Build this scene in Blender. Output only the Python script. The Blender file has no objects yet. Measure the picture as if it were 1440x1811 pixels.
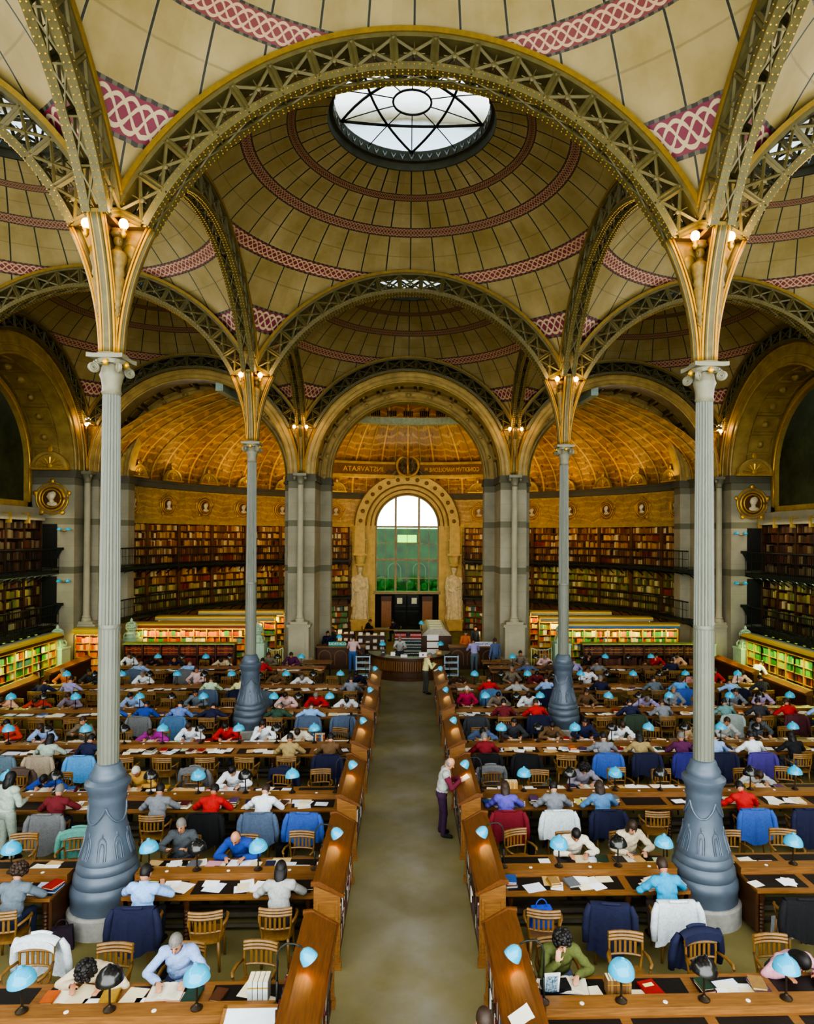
import bpy, math, random
import numpy as np
from mathutils import Matrix, Vector, Euler
PI = math.pi
rnd = random.Random(7)
scene = bpy.context.scene
COL = scene.collection
cos, sin = math.cos, math.sin
RAD = math.radians

# ------------------------------------------------------------------ mesh builder
class MB:
    def __init__(s):
        s.v = []; s.f = []; s.mi = []; s.T = None; s.m = 0; s.col = []; s.c = None
    def _add(s, vs, fs):
        b = len(s.v)
        if s.T is not None:
            vs = [tuple(s.T @ Vector(p)) for p in vs]
        s.v.extend(vs)
        for f in fs:
            s.f.append([b + i for i in f]); s.mi.append(s.m)
            if s.c is not None: s.col.append(s.c)
        return s
    def box(s, x0, x1, y0, y1, z0, z1, skip=''):
        vs = [(x0,y0,z0),(x1,y0,z0),(x1,y1,z0),(x0,y1,z0),(x0,y0,z1),(x1,y0,z1),(x1,y1,z1),(x0,y1,z1)]
        fs = {'b':(0,3,2,1),'t':(4,5,6,7),'f':(0,1,5,4),'r':(1,2,6,5),'k':(2,3,7,6),'l':(3,0,4,7)}
        return s._add(vs, [f for k, f in fs.items() if k not in skip])
    def cbox(s, c, d, rz=0, rx=0, ry=0):
        M = Matrix.Translation(c) @ Euler((rx, ry, rz)).to_matrix().to_4x4()
        old = s.T; s.T = M if old is None else old @ M
        s.box(-d[0]/2, d[0]/2, -d[1]/2, d[1]/2, -d[2]/2, d[2]/2); s.T = old
        return s
    def tube(s, pts, r, n=8, caps=True, flat=None):
        pts = [Vector(p) for p in pts]; k = len(pts)
        rs = [r]*k if not isinstance(r, (list, tuple)) else list(r)
        vs = []; fs = []; prev = None
        for i, p in enumerate(pts):
            d = (pts[min(i+1,k-1)] - pts[max(i-1,0)])
            if d.length < 1e-9: d = Vector((0,0,1))
            d.normalize()
            if prev is None:
                a = Vector((0,0,1)) if abs(d.z) < .9 else Vector((1,0,0))
                u = d.cross(a).normalized()
            else:
                u = (prev - d*prev.dot(d))
                u = u.normalized() if u.length > 1e-6 else d.orthogonal().normalized()
            w = d.cross(u); prev = u
            for j in range(n):
                t = 2*PI*j/n
                q = u*cos(t) + w*sin(t)*(flat if flat else 1)
                vs.append(tuple(p + q*rs[i]))
        for i in range(k-1):
            for j in range(n):
                j2 = (j+1) % n
                fs.append((i*n+j, i*n+j2, (i+1)*n+j2, (i+1)*n+j))
        if caps:
            fs.append(tuple(range(n-1,-1,-1))); fs.append(tuple((k-1)*n+j for j in range(n)))
        return s._add(vs, fs)
    def lathe(s, prof, n=24, c=(0,0,0), flute=None, a0=0, a1=2*PI, caps=True):
        full = abs(a1-a0-2*PI) < 1e-6
        m = n if full else n+1
        vs = []; fs = []
        for (r, z) in prof:
            for j in range(m):
                t = a0 + (a1-a0)*j/n
                rr = r*(1 - (flute[1] if flute and (j % flute[0]) else 0))
                vs.append((c[0]+rr*cos(t), c[1]+rr*sin(t), c[2]+z))
        for i in range(len(prof)-1):
            for j in range(n):
                j2 = (j+1) % m
                fs.append((i*m+j, i*m+j2, (i+1)*m+j2, (i+1)*m+j))
        if full and caps:
            if prof[0][0] > 1e-5: fs.append(tuple(range(m-1,-1,-1)))
            if prof[-1][0] > 1e-5: fs.append(tuple((len(prof)-1)*m+j for j in range(m)))
        return s._add(vs, fs)
    def prism(s, poly, d, axis='y'):
        # poly of (a,b); axis y: (x,z) extruded d=(y0,y1); x: (y,z); z: (x,y)
        def P(a, b, t):
            return (a,t,b) if axis == 'y' else (t,a,b) if axis == 'x' else (a,b,t)
        n = len(poly)
        vs = [P(a,b,d[0]) for a,b in poly] + [P(a,b,d[1]) for a,b in poly]
        fs = [tuple(range(n)), tuple(range(2*n-1,n-1,-1))] + [(i,(i+1)%n,n+(i+1)%n,n+i) for i in range(n)]
        return s._add(vs, fs)
    def grid(s, fn, nu, nv, closed=False):
        vs = [fn(i/nu, j/nv) for i in range(nu+1) for j in range(nv+1)]
        fs = [(i*(nv+1)+j, (i+1)*(nv+1)+j, (i+1)*(nv+1)+j+1, i*(nv+1)+j+1) for i in range(nu) for j in range(nv)]
        return s._add(vs, fs)
    def ring(s, r0, r1, y0, y1, a0, a1, n=48, cx=0, cz=0, xmax=None):
        # solid arch segment in the XZ plane, angles from +X towards +Z
        vs = []; fs = []
        for i in range(n+1):
            a = a0 + (a1-a0)*i/n
            re = min(r1, xmax/max(1e-6, abs(cos(a)))) if xmax else r1
            for (r, y) in ((r0,y0),(re,y0),(re,y1),(r0,y1)):
                vs.append((cx+r*cos(a), y, cz+r*sin(a)))
        for i in range(n):
            for k in range(4):
                k2 = (k+1) % 4
                fs.append((i*4+k, i*4+k2, (i+1)*4+k2, (i+1)*4+k))
        fs.append((0,3,2,1)); fs.append((n*4,n*4+1,n*4+2,n*4+3))
        return s._add(vs, fs)
    def ell(s, c, r, R=None, nu=14, nv=10):
        vs = []; fs = []
        for i in range(1, nv):
            ph = PI*i/nv
            for j in range(nu):
                t = 2*PI*j/nu
                vs.append(Vector((r[0]*sin(ph)*cos(t), r[1]*sin(ph)*sin(t), r[2]*cos(ph))))
        vs.append(Vector((0,0,r[2]))); vs.append(Vector((0,0,-r[2])))
        if R is not None: vs = [R @ v for v in vs]
        vs = [tuple(v + Vector(c)) for v in vs]
        for i in range(nv-2):
            for j in range(nu):
                j2 = (j+1) % nu
                fs.append((i*nu+j, (i+1)*nu+j, (i+1)*nu+j2, i*nu+j2))
        t = (nv-1)*nu
        for j in range(nu):
            j2 = (j+1) % nu
            fs.append((t, j, j2)); fs.append((t+1, (nv-2)*nu+j2, (nv-2)*nu+j))
        return s._add(vs, fs)
    def cap(s, p0, p1, r0, r1, n=12):
        p0 = Vector(p0); p1 = Vector(p1); d = p1-p0; L = d.length
        if L < 1e-6: return s.ell(p0, (r0,)*3)
        d /= L
        pts = []; rs = []
        for k in range(5, 0, -1):
            a = PI/2*k/5.2; pts.append(p0 - d*(r0*sin(a))); rs.append(r0*cos(a))
        pts.append(p0); rs.append(r0); pts.append(p1); rs.append(r1)
        for k in range(1, 6):
            a = PI/2*k/5.2; pts.append(p1 + d*(r1*sin(a))); rs.append(r1*cos(a))
        return s.tube(pts, rs, n)
    def mesh(s, name, mats=(), smooth=False):
        me = bpy.data.meshes.new(name)
        me.from_pydata([tuple(p) for p in s.v], [], s.f)
        for m in mats: me.materials.append(m)
        if len(mats) > 1: me.polygons.foreach_set('material_index', s.mi)
        if s.col:
            at = me.color_attributes.new('Col', 'FLOAT_COLOR', 'CORNER')
            buf = []
            for f, c in zip(s.f, s.col): buf.extend((c[0], c[1], c[2], 1.0)*len(f))
            at.data.foreach_set('color', buf)
        if smooth is True: me.polygons.foreach_set('use_smooth', [True]*len(me.polygons))
        elif smooth:
            me.polygons.foreach_set('use_smooth', [True]*len(me.polygons))
            me.set_sharp_from_angle(angle=RAD(smooth))
        me.update()
        return me
    def build(s, name, mats, parent=None, smooth=False, loc=None):
        if not isinstance(mats, (list, tuple)): mats = [mats]
        return link(name, s.mesh(name, mats, smooth), parent, loc)

def link(name, me, parent=None, loc=None, rz=0, color=None):
    o = bpy.data.objects.new(name, me); COL.objects.link(o)
    if parent is not None: o.parent = parent
    if loc is not None: o.location = loc
    if rz: o.rotation_euler.z = rz
    if color is not None: o.color = (*color, 1) if len(color) == 3 else color
    return o

USED = {}
def tag(o, label, cat, group=None, kind=None):
    if group is None and kind is None:
        if label in USED: print('DUPLABEL', label)
        USED[label] = o.name
    o['label'] = label; o['category'] = cat
    if group: o['group'] = group
    if kind: o['kind'] = kind
    return o
def thing(name, label, cat, loc=(0,0,0), rz=0, group=None):
    o = bpy.data.objects.new(name, None); COL.objects.link(o)
    o.empty_display_size = .1
    o.location = loc; o.rotation_euler = (0,0,rz)
    if label: tag(o, label, cat, group)
    return o
def struct(o, label=None):
    o['kind'] = 'structure'
    if label: o['label'] = label
    return o
def kids(root, parts, color=None):
    # parts: list of (name, mesh, color or None, [sub parts])
    for p in parts:
        o = link(p[0], p[1], root, color=p[2] if len(p) > 2 else None)
        if len(p) > 3:
            for q in p[3]: link(q[0], q[1], o, color=q[2] if len(q) > 2 else None)
    return root
ORD = ['zeroth','first','second','third','fourth','fifth','sixth','seventh','eighth','ninth','tenth','eleventh','twelfth','thirteenth','fourteenth']

# ------------------------------------------------------------------ materials
def srgb(h):
    h = h.lstrip('#')
    return tuple(((int(h[i:i+2],16)/255+.055)/1.055)**2.4 if int(h[i:i+2],16) > 10 else int(h[i:i+2],16)/255/12.92 for i in (0,2,4))
class NT:
    def __init__(s, name):
        s.mat = bpy.data.materials.new(name); s.mat.use_nodes = True
        s.t = s.mat.node_tree; s.b = s.t.nodes['Principled BSDF']; s.out = s.t.nodes['Material Output']
    def n(s, typ, **kw):
        nd = s.t.nodes.new(typ)
        for k, v in kw.items():
            if k in nd.bl_rna.properties and k not in nd.inputs: setattr(nd, k, v)
            else: nd.inputs[k].default_value = v
        return nd
    def l(s, a, b): s.t.links.new(a, b)
    def math(s, op, a, b=None, c=None):
        nd = s.t.nodes.new('ShaderNodeMath'); nd.operation = op
        for i, x in enumerate((a, b, c)):
            if x is None: continue
            if hasattr(x, 'node'): s.l(x, nd.inputs[i])
            else: nd.inputs[i].default_value = x
        return nd.outputs[0]
    def mix(s, f, a, b, blend='MIX'):
        nd = s.t.nodes.new('ShaderNodeMix'); nd.data_type = 'RGBA'; nd.blend_type = blend
        for sock, x in ((nd.inputs[0], f), (nd.inputs[6], a), (nd.inputs[7], b)):
            if hasattr(x, 'node'): s.l(x, sock)
            elif isinstance(x, (int, float)): sock.default_value = x
            else: sock.default_value = (*x[:3], 1)
        return nd.outputs[2]
    def noise(s, scale, vec=None, detail=3, rough=.55):
        nd = s.n('ShaderNodeTexNoise'); nd.inputs['Scale'].default_value = scale
        nd.inputs['Detail'].default_value = detail; nd.inputs['Roughness'].default_value = rough
        if vec is not None: s.l(vec, nd.inputs['Vector'])
        return nd.outputs['Fac']
    def coord(s, which='Object'):
        return s.n('ShaderNodeTexCoord').outputs[which]
    def ramp(s, fac, lo, hi):
        nd = s.n('ShaderNodeMapRange'); s.l(fac, nd.inputs[0])
        nd.inputs[1].default_value = lo; nd.inputs[2].default_value = hi
        return nd.outputs[0]
    def base(s, c):
        if hasattr(c, 'node'): s.l(c, s.b.inputs['Base Color'])
        else: s.b.inputs['Base Color'].default_value = (*c[:3], 1)
    def bump(s, h, strength=.3, dist=.02):
        nd = s.n('ShaderNodeBump'); nd.inputs['Strength'].default_value = strength; nd.inputs['Distance'].default_value = dist
        s.l(h, nd.inputs['Height']); s.l(nd.outputs[0], s.b.inputs['Normal'])
def M(name, col, rough=.6, metal=0, var=.18, scale=6, bump=0, coord='Object', emit=None, es=1, grain=None):
    t = NT(name)
    c = srgb(col) if isinstance(col, str) else col
    t.b.inputs['Roughness'].default_value = rough; t.b.inputs['Metallic'].default_value = metal
    if var or bump:
        vec = t.coord(coord)
        if grain:
            mp = t.n('ShaderNodeMapping'); mp.inputs['Scale'].default_value = grain; t.l(vec, mp.inputs[0]); vec = mp.outputs[0]
        f = t.noise(scale, vec)
        f2 = t.ramp(f, .3, .7)
        t.base(t.mix(f2, tuple(x*(1-var) for x in c), tuple(min(1, x*(1+var)) for x in c)))
        if bump: t.bump(f, bump, .02)
    else: t.base(c)
    if emit:
        e = srgb(emit) if isinstance(emit, str) else emit
        t.b.inputs['Emission Color'].default_value = (*e, 1); t.b.inputs['Emission Strength'].default_value = es
    return t.mat
def MO(name, rough=.7, var=.2, scale=20, sheen=0, fold=0):
    # colour from the object's own colour (cloth, hair, paper, book covers)
    t = NT(name); oi = t.n('ShaderNodeObjectInfo')
    f = t.ramp(t.noise(scale, t.coord('Object')), .3, .7)
    c = oi.outputs['Color']
    dark = t.mix(1.0, c, (1-var,)*3, 'MULTIPLY')
    t.base(t.mix(f, dark, c)); t.b.inputs['Roughness'].default_value = rough
    if fold: t.bump(t.noise(fold, t.coord('Object')), .5, .03)
    return t.mat
def MV(name, rough=.6):
    t = NT(name); a = t.n('ShaderNodeVertexColor'); a.layer_name = 'Col'
    t.base(a.outputs['Color']); t.b.inputs['Roughness'].default_value = rough
    return t.mat

m_shaft = M('shaft_paint', '#6a6d5f', .45, 0, .06, 3)
m_ped = M('pedestal_iron', '#525d68', .42, .15, .12, 4, .15)
m_plinth = M('grey_stone', '#8f8e86', .85, 0, .15, 9, .2)
m_stone = M('wall_stone', '#a09a80', .85, 0, .12, 1.3, .1)
m_stone_dark = M('dark_stone_band', '#5a5644', .8, 0, .1, 2)
m_gold_stone = M('gilded_stone', '#a98d48', .55, .1, .2, 2.5, .15)
m_iron = M('gilt_iron', '#57502c', .5, .15, .2, 5)
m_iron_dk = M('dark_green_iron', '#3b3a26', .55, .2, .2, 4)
m_gold = M('gold_leaf', '#cfa236', .38, .55, .15, 12)
m_cap = M('capital_paint', '#76735c', .5, .05, .1, 8)
m_web = M('gilt_web', '#75602c', .55, .1, .35, 9, .5)
m_oak = M('oak', '#7f582e', .42, 0, .25, 3, .05, grain=(1.2, 14, 14))
m_oak_y = M('oak_lengthwise', '#643e1b', .46, 0, .25, 3, .05, grain=(14, 1.2, 14))
m_oak_dk = M('dark_oak', '#4c2f16', .45, 0, .25, 3, .05, grain=(14, 14, 1.2))
m_chair = M('chair_wood', '#7d5c2c', .4, 0, .2, 3, 0, grain=(6, 6, 1))
m_leather = M('black_leather', '#17130f', .5, 0, .3, 25, .1)
m_bmetal = M('balcony_iron', '#2a302b', .5, .4, .2, 5)
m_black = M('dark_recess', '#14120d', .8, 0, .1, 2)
m_steel = M('lamp_steel', '#4a4a48', .22, .85, .1, 8)
m_pole = M('lamp_pole', '#3b3022', .4, .6, .15, 8)
m_brass = M('brass', '#a5803a', .35, .7, .15, 8)
m_blueglass = NT('blue_shade_glass'); m_blueglass.base(srgb('#2f9cc0')); m_blueglass.b.inputs['Roughness'].default_value = .12
m_blueglass.b.inputs['Emission Color'].default_value = (*srgb('#6fcfd8'), 1); m_blueglass.b.inputs['Emission Strength'].default_value = .06
m_blueglass = m_blueglass.mat
m_white = M('white_enamel', '#e8e6dc', .4, 0, .04, 5)
m_stove = M('pale_green_iron', '#a9c3a4', .5, .05, .1, 4)
m_cloth = MO('cloth', .85, .25, 30, fold=9)
m_hair = MO('hair', .55, .45, 60)
m_skin = MO('skin', .5, .08, 20)
m_paper = MO('paper', .8, .06, 8)
m_cover = MO('book_cover', .5, .2, 20)
m_pages = M('book_pages', '#dccfa8', .8, 0, .12, 40)
m_books = MV('shelved_spines')
m_eye = M('eye_dark', '#120d0a', .3, 0, 0)
m_lip = M('lip', '#8c4a3e', .5, 0, 0)
m_marble = M('pale_marble', '#cfc09a', .5, 0, .12, 7, .1)
m_statue = M('statue_stone', '#d0c3a6', .75, 0, .2, 5, .3)
# ------------------------------------------------------------------ camera
cam = bpy.data.cameras.new('camera'); camo = bpy.data.objects.new('camera', cam); COL.objects.link(camo)
def set_cam():
    yaw, pit, rol, f = .0321, .0074, .0057, 1164.4853
    c, s = cos(yaw), sin(yaw)
    F = Vector((s*cos(pit), c*cos(pit), sin(pit))); R = Vector((c,-s,0)); U = R.cross(F)
    R2 = R*cos(rol) + U*sin(rol); U2 = -R*sin(rol) + U*cos(rol)
    camo.matrix_world = Matrix(((R2.x,U2.x,-F.x,-.0938),(R2.y,U2.y,-F.y,-11.0953),(R2.z,U2.z,-F.z,6.3837),(0,0,0,1)))
    cam.sensor_fit = 'VERTICAL'; cam.sensor_height = 36; cam.lens = 36*f/1811
    cam.shift_x = -35.5144/1811; cam.shift_y = 34.6917/1811
    cam.clip_start = .05; cam.clip_end = 300
set_cam(); scene.camera = camo

# ------------------------------------------------------------------ floor
def floor_mat():
    t = NT('olive_carpet'); vec = t.coord('Object')
    sx = t.n('ShaderNodeSeparateXYZ'); t.l(vec, sx.inputs[0])
    f = t.ramp(t.noise(1.1, vec, 5), .3, .7)
    c = t.mix(f, srgb('#6f673a'), srgb('#857c4e'))
    a = t.math('ABSOLUTE', sx.outputs[0])
    blurry = t.math('SUBTRACT', 1.0, t.ramp(a, .25, 1.3))  # grey blur of people walking the aisle, put into the carpet colour
    blurry = t.math('MULTIPLY', blurry, t.ramp(t.noise(.9, vec, 4), .25, .75))
    c = t.mix(t.math('MULTIPLY', blurry, .75), c, srgb('#9a9894'))
    fine = t.noise(60, vec, 2)
    c = t.mix(t.math('MULTIPLY', fine, .3), c, srgb('#57512e'))
    t.base(c); t.b.inputs['Roughness'].default_value = .9; t.bump(fine, .15, .01)
    return t.mat
fl = MB(); fl.box(-18.5, 18.5, -14, 37, -.2, 0)
struct(fl.build('floor', floor_mat()), 'olive carpeted floor with a blurry grey strip along the aisle')

# ------------------------------------------------------------------ domes
ZS, RD2 = 9.3, 55.8
def dome_mat():
    t = NT('dome_panels'); vec = t.coord('Object')
    sp = t.n('ShaderNodeSeparateXYZ'); t.l(vec, sp.inputs[0]); X, Y = sp.outputs[0], sp.outputs[1]
    r = t.math('SQRT', t.math('ADD', t.math('MULTIPLY', X, X), t.math('MULTIPLY', Y, Y)))
    ang = t.math('ARCTAN2', Y, X)
    k = t.math('MULTIPLY', ang, 40/(2*PI))
    fr = t.math('ABSOLUTE', t.math('SUBTRACT', t.math('FRACT', t.math('ADD', k, .5)), .5))
    d = t.math('MULTIPLY', t.math('MULTIPLY', fr, 2*PI/40), r)
    line = t.math('LESS_THAN', d, .019)
    line_edge = t.math('MULTIPLY', t.math('LESS_THAN', d, .036), .4)  # tinted edge along each dark joint
    cell = t.math('ADD', t.math('FLOOR', t.math('ADD', k, .5)), t.math('MULTIPLY', t.math('FLOOR', t.math('MULTIPLY', r, .95)), 17.3))
    wn = t.n('ShaderNodeTexWhiteNoise', noise_dimensions='1D'); t.l(cell, wn.inputs['W'])
    st = t.ramp(t.noise(.9, vec, 6, .6), .35, .75)
    c = t.mix(st, srgb('#80703f') , srgb('#9c8c62'))
    c = t.mix(t.math('MULTIPLY', wn.outputs['Value'], .3), c, srgb('#70613a'))
    # faint horizontal joints
    for rj in (2.45, 3.4, 4.6, 5.75, 6.95):
        j = t.math('LESS_THAN', t.math('ABSOLUTE', t.math('SUBTRACT', r, rj)), .012)
        c = t.mix(t.math('MULTIPLY', j, .45), c, srgb('#5f5230'))
    c = t.mix(line_edge, c, srgb('#86835a'))
    c = t.mix(line, c, srgb('#26251b'))
    # ornament bands
    for (a, b, bg, fg, N, edge) in ((2.80,3.02,'#54382a','#8a6a4c',60,.04), (3.80,4.08,'#5b3a2e','#94745a',60,.05), (5.06,5.38,'#6d3434','#a88c6c',44,.05), (6.24,6.62,'#682534','#a09271',44,.06)):
        inb = t.math('MULTIPLY', t.math('GREATER_THAN', r, a), t.math('LESS_THAN', r, b))
        v = t.math('DIVIDE', t.math('SUBTRACT', r, a), b-a)
        vv = t.math('SUBTRACT', v, .5)
        u = t.math('MULTIPLY', ang, N)
        s1 = t.math('MULTIPLY', t.math('SINE', u), .3)
        s2 = t.math('MULTIPLY', t.math('SINE', t.math('MULTIPLY', u, 2.0)), .2)
        s3 = t.math('MULTIPLY', t.math('COSINE', u), .33)
        m = None
        for s_ in (s1, s2, s3):
            for op in ('SUBTRACT', 'ADD'):
                e = t.math('LESS_THAN', t.math('ABSOLUTE', t.math(op, vv, s_)), .05)
                m = e if m is None else t.math('MAXIMUM', m, e)
        ins = t.math('LESS_THAN', t.math('ABSOLUTE', vv), .40)
        m = t.math('MULTIPLY', m, ins)
        bc = t.mix(m, srgb(bg), srgb(fg))
        dots = t.math('MULTIPLY', t.math('GREATER_THAN', t.math('SINE', t.math('MULTIPLY', u, 5)), .2), .5)
        ec = t.mix(dots, srgb('#2c2a22'), srgb('#6a6550'))
        bc = t.mix(t.math('GREATER_THAN', t.math('ABSOLUTE', vv), .41), bc, ec)
        c = t.mix(inb, c, bc)
    t.base(c); t.b.inputs['Roughness'].default_value = .45
    return t.mat
m_dome = dome_mat()
def dome_mesh():
    b = MB(); NA, NR = 160, 26; r0 = 2.06
    def fn(u, v):
        a = 2*PI*u; rm = 5.0/max(abs(cos(a)), abs(sin(a)))
        r = r0 + (rm-r0)*v
        return (r*cos(a), r*sin(a), math.sqrt(RD2-r*r))
    b.grid(fn, NA, NR)
    return b.mesh('dome', [m_dome], True)
dm = dome_mesh()
rf = MB(); rf.box(-15.6, 15.6, -10.5, 20.4, 17.6, 17.8); struct(rf.build('roof', m_stone), 'unseen roof slab above the domes')  # unseen slab added over the skylights; keeps sky light from leaking in
PLACE = {-10:'left', 0:'centre', 10:'right'}; DEP = {-5:'first', 5:'second', 15:'third'}
for X in (-10, 0, 10):
    for Y in (-5, 5, 15):
        o = link('ceiling', dm, loc=(X, Y, ZS)); struct(o, f'cream panelled dome with red scroll bands, {DEP[Y]} from the front, {PLACE[X]}')

# ------------------------------------------------------------------ skylights
def glass_mat():
    t = NT('skylight_glass'); vec = t.coord('Object')
    sp = t.n('ShaderNodeSeparateXYZ'); t.l(vec, sp.inputs[0])
    f = t.ramp(sp.outputs[1], -1.2, 1.9)
    cr = t.n('ShaderNodeValToRGB'); t.l(t.math('ADD', f, t.math('MULTIPLY', t.noise(2.0, vec), .12)), cr.inputs[0])
    e = cr.color_ramp.elements
    e[0].position = .05; e[0].color = (1,1,1,1); e[1].position = 1.0; e[1].color = (.42,.55,.62,1)
    for p, c in ((.45,(.62,.70,.70,1)),(.62,(.24,.25,.19,1)),(.69,(.12,.11,.07,1)),(.76,(.36,.46,.50,1))):
        k = e.new(p); k.color = c
    em = t.n('ShaderNodeEmission'); em.inputs['Strength'].default_value = SKY_E
    t.l(cr.outputs[0], em.inputs['Color']); t.l(em.outputs[0], t.out.inputs['Surface'])
    return t.mat
SKY_E = 2.0
m_glass = glass_mat()
def skylight_meshes():
    d = MB()   # dark drum with a pierced crest
    d.lathe([(2.12,-.02),(2.16,.05),(2.10,.10),(2.06,.06)], 64, caps=False)
    d.lathe([(2.06,.02),(2.02,.20),(1.93,.22),(1.90,.46),(1.97,.50),(2.1,.50)], 64, caps=False)
    dr = d.mesh('drum', [m_iron_dk], 40)
    cr = MB()
    for i in range(48):
        a = 2*PI*i/48; R = 1.905
        for da in (-.03, .03):
            cr.tube([(R*cos(a),R*sin(a),.25),(R*cos(a+da),R*sin(a+da),.38)], .011, 5)
        cr.ell((R*cos(a),R*sin(a),.30), (.02,.02,.02), nu=6, nv=5)
    crm = cr.mesh('crest', [M('pewter', '#9aa0a0', .3, .7, .1)], True)
    g = MB(); g.lathe([(1.9,.47),(1.5,.53),(1.0,.58),(.5,.61),(0.001,.62)], 48, caps=False)
    gl = g.mesh('glass', [m_glass], True)
    zz = lambda r: .415 + .15*(1-(r/1.9)**2)
    bars = MB()
    bars.tube([(.47*cos(2*PI*i/40), .47*sin(2*PI*i/40), zz(.47)) for i in range(41)], .028, 6)
    for i in range(10):
        a = 2*PI*(i+.5)/10
        bars.tube([(r*cos(a), r*sin(a), zz(r)) for r in (.47,1,1.5,1.9)], .014, 5)
    for i in range(5):
        a0 = 2*PI*i/5 + PI/2; a1 = a0 + 2*PI*2/5
        p0 = Vector((1.88*cos(a0),1.88*sin(a0),0)); p1 = Vector((1.88*cos(a1),1.88*sin(a1),0))
        am = (a0+a1)/2; q = Vector((cos(am),sin(am),0))
        pts = []
        for k in range(13):
            s_ = k/12; p = p0.lerp(p1, s_) + q*(.32*4*s_*(1-s_))*1.0
            pts.append((p.x, p.y, zz(p.length)))
        bars.tube(pts, .034, 6)
    bm_ = bars.mesh('glazing_bars', [M('glazing_iron', '#1b1a16', .5, .3, 0)], True)
    return dr, crm, gl, bm_
SK = skylight_meshes()
for X in (-10, 0, 10):
    for Y in (-5, 5, 15):
        zt = ZS + math.sqrt(RD2-2.06**2)
        s = thing('skylight', f'round glazed skylight with a star of dark bars, {DEP[Y]} dome from the front, {PLACE[X]} bay', 'skylight', (X,Y,zt))
        dr = link('drum', SK[0], s); link('crest', SK[1], dr)['kind'] = 'stuff'; link('glass', SK[2], s); link('glazing_bars', SK[3], s)

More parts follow.
